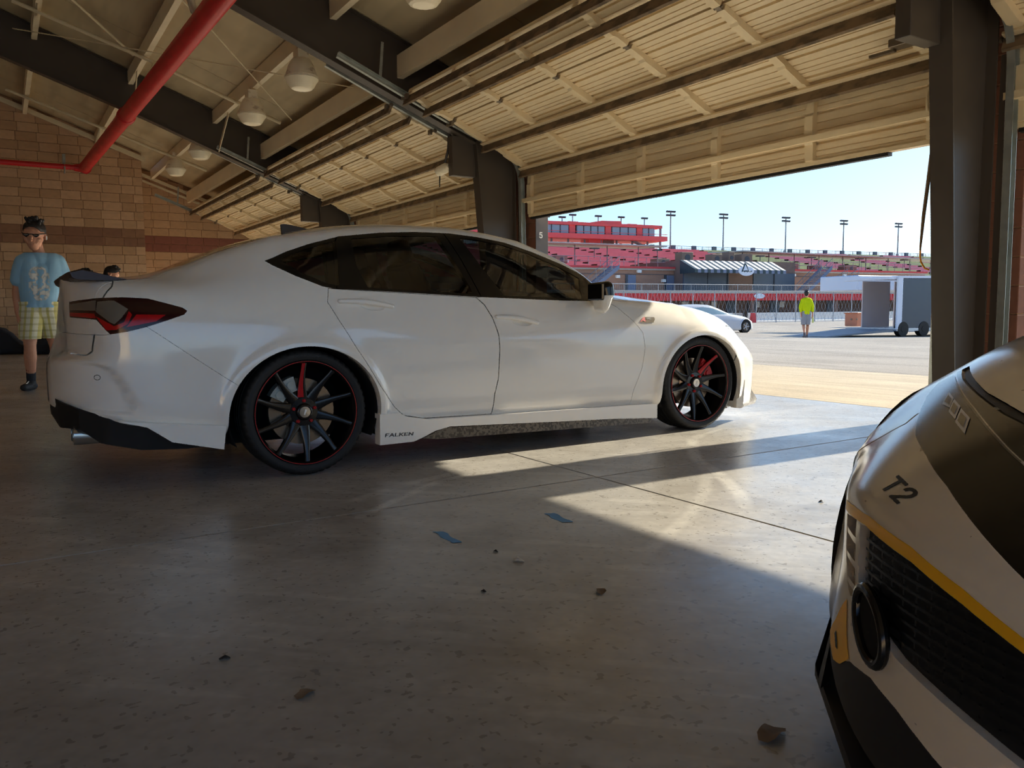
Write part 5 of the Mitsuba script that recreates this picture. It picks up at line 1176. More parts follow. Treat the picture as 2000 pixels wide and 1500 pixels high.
# pit building: ground floor with a red fascia and a terrace
k = thing('pit_building', 'long brown pit building with a red ribbed fascia band and terrace', 'building')
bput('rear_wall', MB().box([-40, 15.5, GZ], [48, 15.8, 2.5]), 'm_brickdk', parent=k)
bput('terrace', MB().box([-40, 11.9, 2.42], [48, 20.0, 2.62]), 'm_concfar', parent=k)
for i, s in enumerate(np.arange(-38, 47, 3.0)):
    m = MB().box([s + .02, 11.95, 1.68], [s + 2.98, 12.0, 2.42])
    for q in np.arange(.05, 2.95, .36): m.box([s + q, 11.86, 1.68], [s + q + .18, 11.96, 2.42])
    bput('fascia_panel', m, 'm_hredd', parent=k)
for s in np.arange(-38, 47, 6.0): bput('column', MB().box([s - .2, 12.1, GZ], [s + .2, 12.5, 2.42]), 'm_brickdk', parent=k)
for s, w in ((3.3, .8), (5.8, .75), (7.2, .65), (13.4, .5), (16.8, .7)):
    kk = bput('notice', MB().box([s, 15.42, .95], [s + w, 15.5, 1.75]), 'm_canvas', parent=k); bput('notice_header', MB().box([s, 15.40, 1.60], [s + w, 15.43, 1.75]), 'm_slateblue', parent=kk)
for s in (-6.5, -1.5, 9.2, 12.2, 15.4, 18.9, 24): bput('doorway', MB().box([s, 15.40, GZ], [s + 1.3, 15.5, 1.7]), 'm_slate', parent=k)
for s in np.arange(-38, 47, 2.0): bput('rail_post', MB().tube([[s, 12.2, 2.6], [s, 12.2, 3.34]], .03, 5), 'm_farsteel', parent=k)
bput('terrace_rail', MB().tube([[-40, 12.2, 3.34], [22, 12.2, 3.34]], .045, 6), 'm_farsteel', parent=k)
m = MB()
for s in np.arange(-40, 22, .22): m.bar([s, 12.2, 2.65], [s, 12.2, 3.3], .014, .014)
bput('balusters', m, 'm_farsteel', parent=k, kind='stuff')
# oval sign on the fascia
v, f = [], []
m = MB().tube([[0, 0, 0], [0, -.08, 0]], 1, 28); q = m.mesh(); q.apply_scale([.72, 1, .27]); q.apply_translation([10.6, 11.84, 2.15]); bput('oval_sign', q, 'm_bluewhite', label='small oval sign on the red fascia of the pit building', cat='sign')
# upper storey
def upper(lab, s0, s1, d0, doors, lights, zt=5.32):
    k = thing('brick_building', lab, 'building')
    bput('wall', MB().box([s0, d0, 2.6], [s1, d0 + 9, zt]), 'm_brickfar', parent=k)
    bput('roof_edge', MB().box([s0 - .2, d0 - .3, zt], [s1 + .2, d0 + 9.2, zt + .22]), 'm_hredd', parent=k)
    bput('roof_soffit', MB().box([s0 - .1, d0 - .2, zt - .18], [s1 + .1, d0 + .05, zt]), 'm_concfar', parent=k)
    bput('band', MB().box([s0, d0 - .03, 4.62], [s1, d0 + .01, 4.74]), 'm_brickdk', parent=k)
    for a in doors:
        kk = bput('door', MB().box([a, d0 - .06, 2.6], [a + 1.05, d0 + .02, 4.6]), 'm_slateblue', parent=k); bput('frame', MB().box([a - .28, d0 - .10, 2.6], [a, d0 + .02, 4.64]), 'm_mulldark', parent=kk)
    for a, z in lights:
        bput('wall_lamp', MB().box([a - .24, d0 - .3, z - .16], [a + .24, d0 - .02, z + .16]), 'm_canvas', parent=k)
upper('brown block building left of the striped awning with grey doors', -14, 5.5, 20, (-.65, 4.45), ((.75, 5.0), (-9, 5.0), (-2.0, 4.4), (4.0, 4.0)))
upper('brown block building right of the striped awning behind the stairs', 21.6, 46, 20, (21.9, 29.9), ((23, 4.84), (31.3, 4.9), (29.2, 4.1)))
k = thing('lounge_building', 'dark glazed lounge under a black and white striped awning', 'building')
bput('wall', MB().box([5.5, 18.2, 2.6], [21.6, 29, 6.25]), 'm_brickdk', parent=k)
for a, b in ((5.4, 8.6), (8.7, 11.4), (15.2, 18.2), (18.3, 21.4)): bput('glass_panel', MB().box([a, 18.02, 2.65], [b, 18.2, 4.9]), 'm_slate', parent=k)
bput('pale_panel', MB().box([11.5, 18.05, 2.65], [15.1, 18.2, 4.9]), 'm_brickdk', parent=k)
bput('mullion', MB().box([11.38, 17.9, 2.6], [11.5, 18.2, 5]), 'm_mulldark', parent=k); bput('mullion', MB().box([18.2, 17.9, 2.6], [18.3, 18.2, 5]), 'm_mulldark', parent=k)
k = thing('striped_awning', 'black and white striped awning with a boat emblem', 'awning')
N = 30
for i in range(N):
    a, b = 4.55 + (17.2 - 4.55) * i / N, 4.55 + (17.2 - 4.55) * (i + 1) / N
    a2, b2 = 5.0 + (18.05 - 5.0) * i / N, 5.0 + (18.05 - 5.0) * (i + 1) / N
    v = [[a, 15, 5.08], [b, 15, 5.08], [b2, 18.2, 6.22], [a2, 18.2, 6.22]]; v += [[q[0], q[1], q[2] - .05] for q in v]
    bput('stripe', MB().raw(v, [[0, 1, 2, 3], [7, 6, 5, 4], [0, 4, 5, 1], [1, 5, 6, 2], [2, 6, 7, 3], [3, 7, 4, 0]]), 'm_canvas' if i % 2 else 'm_teal', parent=k)
    bput('valance', MB().box([a, 14.97, 4.70], [b, 15.02, 5.08]), 'm_slateblue' if i % 2 else 'm_teal', parent=k)
bput('end_panel', MB().raw([[4.55, 15, 4.70], [4.55, 15, 5.08], [5.0, 18.2, 6.22], [5.0, 18.2, 4.70], [4.6, 15, 4.70], [4.6, 15, 5.08], [5.05, 18.2, 6.22], [5.05, 18.2, 4.70]], [[0, 1, 2, 3], [7, 6, 5, 4], [0, 4, 5, 1], [1, 5, 6, 2], [2, 6, 7, 3], [3, 7, 4, 0]]), 'm_teal', parent=k)
q = MB().tube([[0, 0, 0], [0, -.12, 0]], 1, 32).mesh(); q.apply_scale([1.05, 1, .52]); q.apply_translation([11.25, 14.75, 4.93])
kk = bput('emblem', q, 'm_bluewhite', parent=k, label='pale oval emblem with a dark sail')
bput('sail', MB().prism([(10.55, 4.86), (10.95, 5.80), (11.2, 5.66), (11.5, 5.0)], 1, 14.58, 14.64), 'm_teal', parent=kk); bput('sail', MB().prism([(10.72, 4.95), (11.0, 5.6), (11.38, 5.02)], 1, 14.54, 14.58), 'm_bluewhite', parent=kk)
bput('script', MB().tube([[10.6, 14.60, 4.86], [10.8, 14.60, 4.98], [10.95, 14.60, 4.82], [11.15, 14.60, 4.95], [11.35, 14.60, 4.82], [11.5, 14.60, 4.96], [11.7, 14.60, 4.84], [11.95, 14.60, 4.94]], .045, 6), 'm_teal', parent=kk)
# stairs
def stair(lab, p0, p1, d, n, w=1.6):
    k = thing('outdoor_stair', lab, 'stairs'); a, b = np.array(p0), np.array(p1)
    for i in range(n):
        q = a + (b - a) * (i + .5) / n; h = (b - a) / n
        bput('step', MB().box([q[0] - abs(h[0]) * .6, d, q[1] - .03], [q[0] + abs(h[0]) * .6, d + w, q[1] + .05]), 'm_slateblue', parent=k)
    for dd in (d - .06, d + w):
        bput('stringer', MB().bar([a[0], dd, a[1] - .1], [b[0], dd, b[1] - .1], .08, .42, up=(0, 1, 0)) if False else MB().prism([(a[0], a[1] - .35), (b[0], b[1] - .35), (b[0], b[1] + .12), (a[0], a[1] + .12)], 1, dd, dd + .06), 'm_slateblue', parent=k)
        bput('handrail', MB().tube([[a[0], dd, a[1] + .95], [b[0], dd, b[1] + .95]], .035, 5).tube([[a[0], dd, a[1] + .5], [b[0], dd, b[1] + .5]], .02, 5), 'm_greysteel', parent=k)
        for t in np.linspace(0, 1, 5): q = a + (b - a) * t; bput('baluster', MB().tube([[q[0], dd, q[1]], [q[0], dd, q[1] + .95]], .025, 5), 'm_greysteel', parent=k)
stair('grey outdoor stair rising behind the side mirror of the sedan', (-7.3, 2.75), (-3.6, 5.4), 17, 15)
stair('grey outdoor stair rising right of the striped awning', (21.4, 2.75), (25.2, 5.7), 16, 15)
stair('blue grey stair behind the trailer', (23.2, 2.75), (26.4, 4.4), 13.2, 9)
# terrace access rails behind the mirror
kk = thing('ramp_rail', 'three pale sloping handrails just right of the side mirror of the sedan', 'railing')
for o in (0, .42, 1.0): bput('rail', MB().tube([[-14.8 + o * .4, 6, 3.0 - o * .6], [-10.0 + o * .5, 6, .9 - o * .6]], .05, 6), 'm_canvas', parent=kk)
# roof units
HV = [(-7.4, -5.9, 6.0, 6.8), (5.96, 7.8, 5.9, 6.75), (9.5, 11.2, 6.3, 7.6), (14.0, 15.5, 6.3, 7.45), (16.55, 17.4, 6.3, 7.8), (18.5, 20.2, 6.3, 7.55), (25.05, 25.75, 5.6, 6.3), (26.05, 27.8, 5.6, 6.55), (30.5, 31.6, 5.6, 6.4), (36, 38, 5.6, 6.5)]
HL_ = ['above the stair behind the sedan windscreen', 'left of the striped awning, low on the roof', 'first above the awning from the left', 'second above the awning', 'narrow tall one above the awning', 'last above the awning', 'small one right of the awning', 'beside the small one right of the awning', 'above the right stair', 'far right, near the column']
for (a, b, z0, z1), l in zip(HV, HL_):
    kk = bput('roof_unit', MB().bbox([a, 24, z0], [b, 25.4, z1], .05), 'm_hvac', label='brown roof cooling unit ' + l, cat='air conditioner', group='cooling units on the pit roofs')
    q = MB().tube([[(a + b) / 2, 23.97, (z0 + z1) / 2], [(a + b) / 2, 24.02, (z0 + z1) / 2]], min(b - a, z1 - z0) * .3, 14); bput('fan_grille', q, 'm_mulldark', parent=kk)
    bput('flap', MB().box([b, 24.2, z0 + .1], [b + .28, 24.6, z0 + .4]), 'm_canvas', parent=kk)
# viewing canopies
for lab, s0, s1, z, tilt in (('long pale canopy roof left of the opening below the red suites', -14, 7.4, 8.22, -.10), ('long pale canopy roof running right above the stairs', 18.8, 62, 7.85, -.45)):
    kk = thing('viewing_canopy', lab, 'canopy')
    bput('roof', MB().raw([[s0, 24, z], [s1, 24, z + tilt], [s1, 31, z + tilt + .25], [s0, 31, z + .25], [s0, 24, z + .14], [s1, 24, z + tilt + .14], [s1, 31, z + tilt + .4], [s0, 31, z + .4]], [[3, 2, 1, 0], [4, 5, 6, 7], [0, 1, 5, 4], [1, 2, 6, 5], [2, 3, 7, 6], [3, 0, 4, 7]]), 'm_canopy', parent=kk)
    for s in np.arange(s0 + 1.5, s1, 4.3): bput('post', MB().tube([[s, 26, 5.3], [s, 26, z + .05]], .06, 6), 'm_greysteel', parent=kk)
    for s in np.arange(s0 + 3.5, s1, 8.6): bput('heater', MB().tube([[s, 25, z - 1.5], [s, 25, z - .4]], .04, 5).box([s - .5, 24.7, z - .5], [s + .5, 25.3, z - .36]), 'm_mulldark', parent=kk)
# deck furniture and people-height clutter along the terraces: barrier rails
kk = thing('roof_rail', 'grey railing along the roof terrace of the pit building', 'railing')
for z in (6.1, 6.6): [bput('rail', MB().tube([[a, 21, z], [b, 21, z]], .03, 5), 'm_greysteel', parent=kk) for a, b in ((-14, 5), (22, 46))]
for s in list(np.arange(-14, 5, 1.5)) + list(np.arange(22, 46, 1.5)): bput('post', MB().tube([[s, 21, 5.5], [s, 21, 6.6]], .03, 5), 'm_greysteel', parent=kk)
# grandstand: tiers in blocks with aisles
k = thing('grandstand', 'long grandstand of red, pink and pale green seats on the skyline', 'grandstand')
NS = 26; W = 13.0; rr_ = random.Random(3)
for i in range(-5, NS):
    s0 = -20 + i * W; m = MB(); T_ = 16
    for t in range(T_):
        d0, d1 = 66 + (120 - 66) * t / T_, 66 + (120 - 66) * (t + 1) / T_; z0 = 6.0 + (16.1 - 6.0) * t / T_; z1 = 6.0 + (16.1 - 6.0) * (t + 1) / T_
        m.raw([[s0 + .7, d0, z0], [s0 + W - .7, d0, z0], [s0 + W - .7, d0, z1], [s0 + .7, d0, z1], [s0 + W - .7, d1, z1], [s0 + .7, d1, z1]], [[0, 1, 2, 3], [3, 2, 4, 5]])
    c = 'm_hazed_seatred' if s0 < 78 else ('m_seatgreen' if (i % 2 == 0) else 'm_seatpink')
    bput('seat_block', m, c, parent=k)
    bput('aisle', MB().raw([[s0 - .7, 66, 6], [s0 + .7, 66, 6], [s0 + .7, 120, 16.1], [s0 - .7, 120, 16.1]], [[0, 1, 2, 3]]), 'm_concfar', parent=k)
bput('rear_wall', MB().box([-90, 120, 0], [320, 120.6, 16.2]).box([-90, 65.6, 0], [320, 66, 6.2]), 'm_concfar', parent=k)
bput('rim_rail', MB().box([-90, 119.9, 17.15], [320, 120, 17.25]).box([-90, 119.9, 16.6], [320, 120, 16.66]), 'm_farsteel', parent=k)
for s in np.arange(-90, 320, 3.4): bput('rim_post', MB().box([s, 119.9, 16.1], [s + .12, 120, 17.25]), 'm_farsteel', parent=k) if 60 < s < 190 else None
m = MB()
for s in np.arange(-90, 320, .55): m.box([s, 119.9, 16.1], [s + .05, 119.95, 17.2])
bput('rim_mesh', m, 'm_farsteel', parent=k, kind='stuff')
for s in np.arange(70, 200, 6.6): bput('loudspeaker', MB().box([s, 119.2, 16.2], [s + 1.1, 119.9, 17.3]), 'm_slate', parent=k)
# suites
k = thing('suite_building', 'red and glass suite building raised above the stands at the left', 'building')
bput('roof', MB().box([8, 117.4, 21.25], [72.2, 127, 21.95]), 'm_hazed_red', parent=k)
bput('parapet', MB().prism([(51, 21.95), (54.5, 22.55), (60, 22.62), (60.2, 21.95)], 1, 117.6, 124), 'm_hazed_red', parent=k)
for a in (28, 36.5, 46, 63): bput('roof_box', MB().box([a, 119, 21.9], [a + 2.6, 122, 22.25]), 'm_hazed_red', parent=k)
bput('slab', MB().box([8, 116.2, 18.0], [73, 127, 19.1]), 'm_hazed_red', parent=k)
bput('rear_wall', MB().box([8, 124, 19.1], [70, 124.4, 21.3]), 'm_glassfar', parent=k)
for a, b in ((20, 25), (26.3, 31.2), (32.4, 37.2), (38.4, 45.5), (47.6, 55.6), (57.6, 64.8), (66.6, 70.4)):
    n_ = max(2, int((b - a) / 1.9)); w = (b - a) / n_
    for q in range(n_): kk = bput('window', MB().box([a + q * w + .1, 118.0, 19.15], [a + (q + 1) * w - .1, 118.15, 21.2]), 'm_glassfar', parent=k); bput('mullion', MB().box([a + q * w - .12, 117.9, 19.1], [a + q * w + .12, 118.2, 21.25]), 'm_mulldark', parent=kk)
for a in (25, 31.2, 37.2, 45.6, 55.7, 64.9): bput('pillar', MB().box([a, 117.8, 19.1], [a + 1.6, 118.6, 21.3]), 'm_hazed_red', parent=k)
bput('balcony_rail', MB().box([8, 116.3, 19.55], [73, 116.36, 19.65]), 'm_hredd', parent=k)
for a in np.arange(9, 73, 4.6): bput('stilt', MB().box([a, 119, 15.4], [a + .35, 119.4, 18.0]), 'm_greysteel', parent=k)
bput('stilt', MB().box([71.7, 117.6, 11.5], [72.1, 118, 21.3]), 'm_greysteel', parent=k)
bput('stair_core', MB().box([51.6, 119, 15.8], [55.6, 123, 18]), 'm_hazed_red', parent=k); bput('core_glass', MB().box([55.6, 119.2, 15.8], [59, 123, 18]), 'm_brickdk', parent=k)
bput('exit_stair', MB().raw([[64, 118.4, 18], [65, 118.4, 18], [70.5, 118.4, 15.8], [69.5, 118.4, 15.8], [64, 119.6, 18], [65, 119.6, 18], [70.5, 119.6, 15.8], [69.5, 119.6, 15.8]], [[0, 1, 2, 3], [7, 6, 5, 4], [0, 4, 5, 1], [1, 5, 6, 2], [2, 6, 7, 3], [3, 7, 4, 0]]), 'm_greysteel', parent=k)
# floodlight towers
TL = ['tall floodlight tower, first right of the red suites', 'second tall floodlight tower from the suites', 'tall floodlight tower in the middle of the five on the skyline', 'fourth tall floodlight tower from the suites', 'tall floodlight tower nearest the right column']
def tower(s, d, z0, z1, w, lab, rows, rod):
    k = thing('floodlight_tower', lab, 'floodlight tower', 'floodlight towers on the skyline')
    bput('mast', MB().tube([[s, d, z0], [s, d, z1 - .2]], [.22, .13], 8), 'm_greysteel', parent=k)
    for r in range(rows):
        z = z1 - .35 - r * .95; kk = bput('crossbar', MB().box([s - w, d - .1, z - .12], [s + w, d + .1, z + .0]), 'm_greysteel', parent=k)
        for q in range(6): a = s - w + w * 2 * (q + .5) / 6; bput('lamp', MB().bbox([a - w * .13, d - .4, z - .02], [a + w * .13, d + .25, z + .34], .06), 'm_mulldark', parent=kk)
    bput('control_box', MB().box([s - .4, d - .3, z0 + 1.4], [s + .1, d + .3, z0 + 3.4]).box([s - .3, d - .3, z0 + 2.7], [s + .9, d + .2, z0 + 2.85]), 'm_greysteel', parent=k)
for s, l in zip((80.2, 97.8, 120.2, 142.7, 165.7), TL): tower(s, 125, 14.0, 26.9, 1.45, l, 2, 0)
for s, l in zip((46.0, 50.6, 61.4, 68.5, 75.9, 53.7), ('leftmost small light mast above the red suites', 'second small light mast above the red suites', 'fourth small light mast above the red suites', 'fifth small light mast above the red suites', 'small light mast at the right end of the red suites', 'third small light mast above the red suites')): tower(s, 131, 16, 25.6 if s > 52 else 24.9, 1.0, l, 1, 0)
# ------------------------------------------------------------------ trailer with its ramp down
k = thing('car_trailer', 'dark blue enclosed car trailer with its ramp lowered, at the right of the opening', 'trailer')
N_, F_, S0 = -32.4, -29.8, -21.6
bput('side_wall', MB().bbox([S0 + .35, N_, .02], [-11, N_ + .05, 2.03], .02), 'm_navy', parent=k)
bput('corner_post', MB().box([S0 + .08, N_ - .01, -.02], [S0 + .36, N_ + .06, 2.05]), 'm_bluewhite', parent=k)
bput('far_wall', MB().box([-20.55, F_, .0], [-18.9, F_ + .05, 2.0]).box([-18.6, F_, .0], [-11, F_ + .05, 2.0]), 'm_panelpink', parent=k)
bput('floor_pan', MB().box([S0 + .1, N_, -.10], [-11, F_, .02]), 'm_alu', parent=k)
bput('roof', MB().raw([[S0 + .1, N_, 2.03], [-11, N_, 2.10], [-11, F_, 2.10], [S0 + .1, F_, 2.03], [S0 + .1, N_, 2.12], [-11, N_, 2.26], [-11, F_, 2.26], [S0 + .1, F_, 2.12]], [[3, 2, 1, 0], [4, 5, 6, 7], [0, 1, 5, 4], [1, 2, 6, 5], [2, 3, 7, 6], [3, 0, 4, 7]]), 'm_bluewhite', parent=k)
bput('header', MB().box([S0 - .35, N_ + .1, 1.98], [S0 + .15, F_ - .1, 2.08]), 'm_bluewhite', parent=k)
bput('ramp', MB().raw([[S0, N_ + .1, -.02], [S0, F_ - .1, -.02], [S0 - 3.6, F_ - .1, -.27], [S0 - 3.6, N_ + .1, -.24], [S0, N_ + .1, -.12], [S0, F_ - .1, -.12], [S0 - 3.6, F_ - .1, -.29], [S0 - 3.6, N_ + .1, -.28]], [[0, 1, 2, 3], [7, 6, 5, 4], [0, 4, 5, 1], [1, 5, 6, 2], [2, 6, 7, 3], [3, 7, 4, 0]]), 'm_greysteel', parent=k)
for s in (-21.15, -19.95, -17.9, -16.9):
    bput('wheel', ringmesh([(-.09, .10), (-.09, .27), (-.05, .32), (.06, .32), (.09, .29), (.09, .19), (.05, .17), (.05, 0)], 24) if False else trimesh.transform_points and MB().tube([[s, N_ - .02, .0 - .02], [s, N_ + .2, .0 - .02]], .30, 20).tube([[s, N_ - .03, -.02], [s, N_, -.02]], .13, 12).mesh(), 'm_rubber', 30, parent=k)
    m = MB().tube([[s + .37 * math.cos(t), N_ - .03, .37 * math.sin(t)] for t in np.linspace(.1, math.pi - .1, 12)], .04, 6); bput('mudguard', m, 'm_alu', True, parent=k) if s > -19 else None
WTS = -16.69
bput('white_trailer', MB().bbox([WTS, -26, 1.70], [WTS + 14, -23.5, 2.47], .05), 'm_bluewhite', label='pale blue white raised trailer nose above and behind the dark trailer', cat='trailer')
# tool chest
c = np.array([-32.15, 46.6, zg(46.6)])
k = put('tool_chest', MB().bbox(c + [-.45, -.40, .06], c + [.45, .40, .88], .03).mesh(), 'm_toolbox', label='tan and red tool chest beside the trailer ramp', cat='tool chest')
MB().bbox(c + [-.3, .401, .06], c + [.47, .44, .9], .01).put('red_side', 'm_hredd', parent=k); MB().bbox(c + [-.5, -.45, .86], c + [.5, .45, .93], .02).put('lid', 'm_toolbox', parent=k)
for o in (-.2, .2): MB().tube([c + [o * 1.0 + .25, -.41, .5], c + [o + .25, -.45, .5]], .06, 10).put('knob', 'm_hvac', parent=k)
# pale hatchback parked outside: low-detail loft
def far_car():
    k = thing('hatchback', 'pale silver hatchback parked outside beyond the hood of the sedan', 'car')
    A = np.array([-27.63, 31.24]); fw = np.array([.10, .995]); fw /= np.linalg.norm(fw)
    M = np.eye(4); M[:2, 1] = fw; M[:2, 0] = [fw[1], -fw[0]]; rt = M[:2, 0]
    o = A - fw * 2.70 - rt * .85; M[:3, 3] = [o[0], o[1], zg(A[1]) - .015]
    wl = unary_union([Point(q, .33).buffer(.36) for q in (0, 2.7)])
    S = RB_
    for s in (1, -1): S = S - side_prism(wl, *sorted((s * .6, s * 1.3)))
    pd = Polygon([(-.95, .98), (-.6, 1.25), (.2, 1.30), (.8, 1.22), (1.3, 1.06), (1.62, .93), (.4, .93)])
    D_ = S ^ (side_prism(pd, .4, 1.3) + side_prism(pd, -1.3, -.4)); S = S - side_prism(pd, .4, 1.3) - side_prism(pd, -1.3, -.4)
    gl = top_prism([(-.62, 1.85), (-.55, 1.05), (.55, 1.05), (.62, 1.85)], .8, 2); D2 = S ^ gl; S = S - gl
    putn('body', out(S, RID), 'm_silver' if 'm_silver' in scene else paint('m_silver', lin(206, 214, 224), .08), M, k)
    putn('side_window', out(D_, RID), 'm_glassfar', M, k); putn('windscreen', out(D2, RID), 'm_glassfar', M, k)
    for u in (0, 2.7):
        for s in (1, -1):
            q = MB().tube([[s * .66, u, .32], [s * .90, u, .32]], .32, 24).mesh(); q.apply_transform(M); kk = put('wheel', q, 'm_rubber', 30, parent=k)
            q = MB().tube([[s * .90, u, .32], [s * .912, u, .32]], .21, 20).mesh(); q.apply_transform(M); put('rim', q, 'm_hw', 30, parent=kk)
            for i in range(5):
                a = i * 1.2566; q = MB().bar([s * .915, u, .32], [s * .915, u + .2 * math.cos(a), .32 + .2 * math.sin(a)], .03, .05).mesh(); q.apply_transform(M); put('spoke', q, 'm_alu', False, parent=kk)
far_car()
# ------------------------------------------------------------------ people
mat('m_skin', P3(lambda p, n, uv: mix(lin(206, 150, 118), lin(190, 130, 100), fbm(p.x * 14, p.y * 14, p.z * 14, 3))), rough=0.55)
mat('m_hair', speckle(lin(30, 24, 22), .2, 40), rough=0.6)
def flesh(bones, ln=.018, it=8):
    ic = m3.Manifold.sphere(1.0, 20)
    parts = []
    for (p, r), (q, s) in bones:
        parts.append(m3.Manifold.batch_hull([ic.scale([r, r, r]).translate(list(p)), ic.scale([s, s, s]).translate(list(q))]))
    m = m3.Manifold.batch_boolean(parts, m3.OpType.Add).refine_to_length(ln).to_mesh()
    t = trimesh.Trimesh(np.array(m.vert_properties)[:, :3], np.array(m.tri_verts), process=True)
    trimesh.smoothing.filter_taubin(t, iterations=it)
    return t
def lerp(a, b, t): return np.asarray(a) + (np.asarray(b) - np.asarray(a)) * t
def hand(w, d, side, fwd, r=.0085, L=.085):
    """palm and five curled fingers hanging from the wrist w in direction d; side = towards the little finger, fwd = palm side"""
    w, d, side, fwd = map(np.asarray, (w, d, side, fwd)); b = []
    c = w + d * .09
    for o in (-.030, -.010, .010, .030): b.append(((w + d * .015 + side * o * .6, .017), (c + side * o, .0125)))
    for i, (o, l) in enumerate(((-.030, .88), (-.010, 1.0), (.010, .95), (.030, .75))):
        k0 = c + side * o; k1 = k0 + d * L * .40 * l + fwd * .008; k2 = k1 + d * L * .28 * l + fwd * .022; k3 = k2 + d * L * .12 * l + fwd * .026
        b += [((k0, r * 1.15), (k1, r)), ((k1, r), (k2, r * .92)), ((k2, r * .92), (k3, r * .8))]
    t0 = w + d * .03 - side * .030; t1 = t0 + d * .035 - side * .022 + fwd * .012; t2 = t1 + d * .030 - side * .004 + fwd * .012
    b += [((w + d * .02, .016), (t0, .0135)), ((t0, .0125), (t1, .0105)), ((t1, .0105), (t2, .0085))]
    return b
def head(c, f, up, R=.105):
    """bones of a head centred at c, face towards f; skull, jaw, nose, ears, brow"""
    c, f, up = map(np.asarray, (c, f, up)); s = np.cross(f, up); s /= np.linalg.norm(s)
    b = [((c + up * .03 - f * .015, R * .86), (c + up * .025 + f * .018, R * .80)), ((c + f * .012 - up * .02, R * .72), (c + f * .045 - up * .085, R * .42)), ((c + f * .03 - up * .03, R * .66), (c + f * .05 - up * .075, R * .44))]
    b += [((c + f * .092 + up * .012, .011), (c + f * .112 - up * .024, .014))]
    for q in (-1, 1):
        b += [((c + s * q * .083 - f * .005 + up * .015, .014), (c + s * q * .085 - f * .012 - up * .025, .012)), ((c + s * q * .03 + f * .080 + up * .030, .012), (c + s * q * .055 + f * .066 + up * .028, .012)), ((c + s * q * .045 + f * .060 - up * .025, .028), (c + s * q * .030 + f * .070 - up * .045, .022))]
    b += [((c + f * .088 - up * .058 - s * .02, .009), (c + f * .088 - up * .058 + s * .02, .009))]
    return b, s
def person(lab, J, f, sc, cloth, hair_up=.05, head_up=None, group=None):
    """J: joints; f: facing; sc: thickness scale; cloth: dict of materials"""
    k = thing('person', lab, 'person', group); f = np.asarray(f, float); f /= np.linalg.norm(f)
    J = {n: np.array(v, float) for n, v in J.items()}
    up = np.array(head_up if head_up is not None else [0, 0, 1.0]); up /= np.linalg.norm(up); hf = np.asarray(cloth.get('look', f), float); hf = hf - up * (hf @ up); hf /= np.linalg.norm(hf)
    hb, hs = head(J['head'], hf, up, .105 * sc * cloth.get('hs', 1.0))
    hc = cloth.get('hs', 1.0) * sc
    hb = [((J['head'] + (p - J['head']) * hc, r * (1 if r > .03 else hc)), (J['head'] + (q - J['head']) * hc, s * (1 if s > .03 else hc))) for (p, r), (q, s) in hb]
    b = list(hb)
    b.append(((J['neck'], .058 * sc), (lerp(J['neck'], J['head'], .6), .052 * sc)))
    chest = lerp(J['shl'], J['shr'], .5); pel = lerp(J['hil'], J['hir'], .5)
    sl, sr = lerp(chest, J['shl'], .80), lerp(chest, J['shr'], .80)
    b += [((sl, .07 * sc), (sr, .07 * sc)), ((J['neck'], .055 * sc), (lerp(chest, J['neck'], .3), .09 * sc))]
    for q in (-1, 1):
        ssh, hp = (J['shl'], J['hil']) if q < 0 else (J['shr'], J['hir'])
        rib = lerp(lerp(chest, ssh, .55), lerp(pel, hp, .5), .30)
        b += [((lerp(chest, ssh, .55), .095 * sc), (rib, .108 * sc)), ((rib, .108 * sc), (lerp(pel, hp, .55) + [0, 0, .10], .105 * sc)), ((lerp(pel, hp, .55) + [0, 0, .10], .105 * sc), (lerp(pel, hp, .7), .105 * sc))]
    b += [((chest - [0, 0, .1], .11 * sc), (pel + [0, 0, .08], .11 * sc))]
    limb = {}
    for a in 'lr':
        sh, el, wr = J['sh' + a], J['el' + a], J['wr' + a]; hp, kn, an = J['hi' + a], J['kn' + a], J['an' + a]
        limb['arm' + a] = [((lerp(sl if a == 'l' else sr, sh, .6), .062 * sc), (lerp(sh, el, .3), .050 * sc)), ((lerp(sh, el, .3), .050 * sc), (el, .040 * sc)), ((el, .040 * sc), (lerp(el, wr, .3), .042 * sc)), ((lerp(el, wr, .3), .042 * sc), (wr, .027 * sc))]
        limb['leg' + a] = [((hp, .095 * sc), (lerp(hp, kn, .5), .080 * sc)), ((lerp(hp, kn, .5), .080 * sc), (kn, .058 * sc)), ((kn, .056 * sc), (lerp(kn, an, .35), .060 * sc)), ((lerp(kn, an, .35), .060 * sc), (an, .036 * sc)), ((an, .036 * sc), (an + [0, 0, -.03], .036 * sc))]
        b += limb['arm' + a] + limb['leg' + a]
        d = (wr - el) / np.linalg.norm(wr - el); sd = f - d * (f @ d); sd /= np.linalg.norm(sd)
        inn = np.cross(d, sd); mid = pel - wr; inn = inn if inn @ mid > 0 else -inn
        b += hand(wr, d, -sd, inn)
    put('body', flesh(b, .012, 6), 'm_skin', True, parent=k)
    def shell(base, bones, m, grow, clip=None, ln=.016, it=7, lab=None):
        t = flesh([((p, r + grow), (q, s + grow)) for (p, r), (q, s) in bones], ln, it)
        for o, nrm in (clip or []):
            t = t.slice_plane(o, nrm, cap=True) if False else t.slice_plane(o, nrm)
        return put(base, t, m, True, parent=k, label=lab)
    n0 = len(hb)
    tb = b[n0 + 1:n0 + 3] + [x for x in b[n0 + 3:n0 + 10]]
    sv = cloth.get('sleeve', .55); arms = []
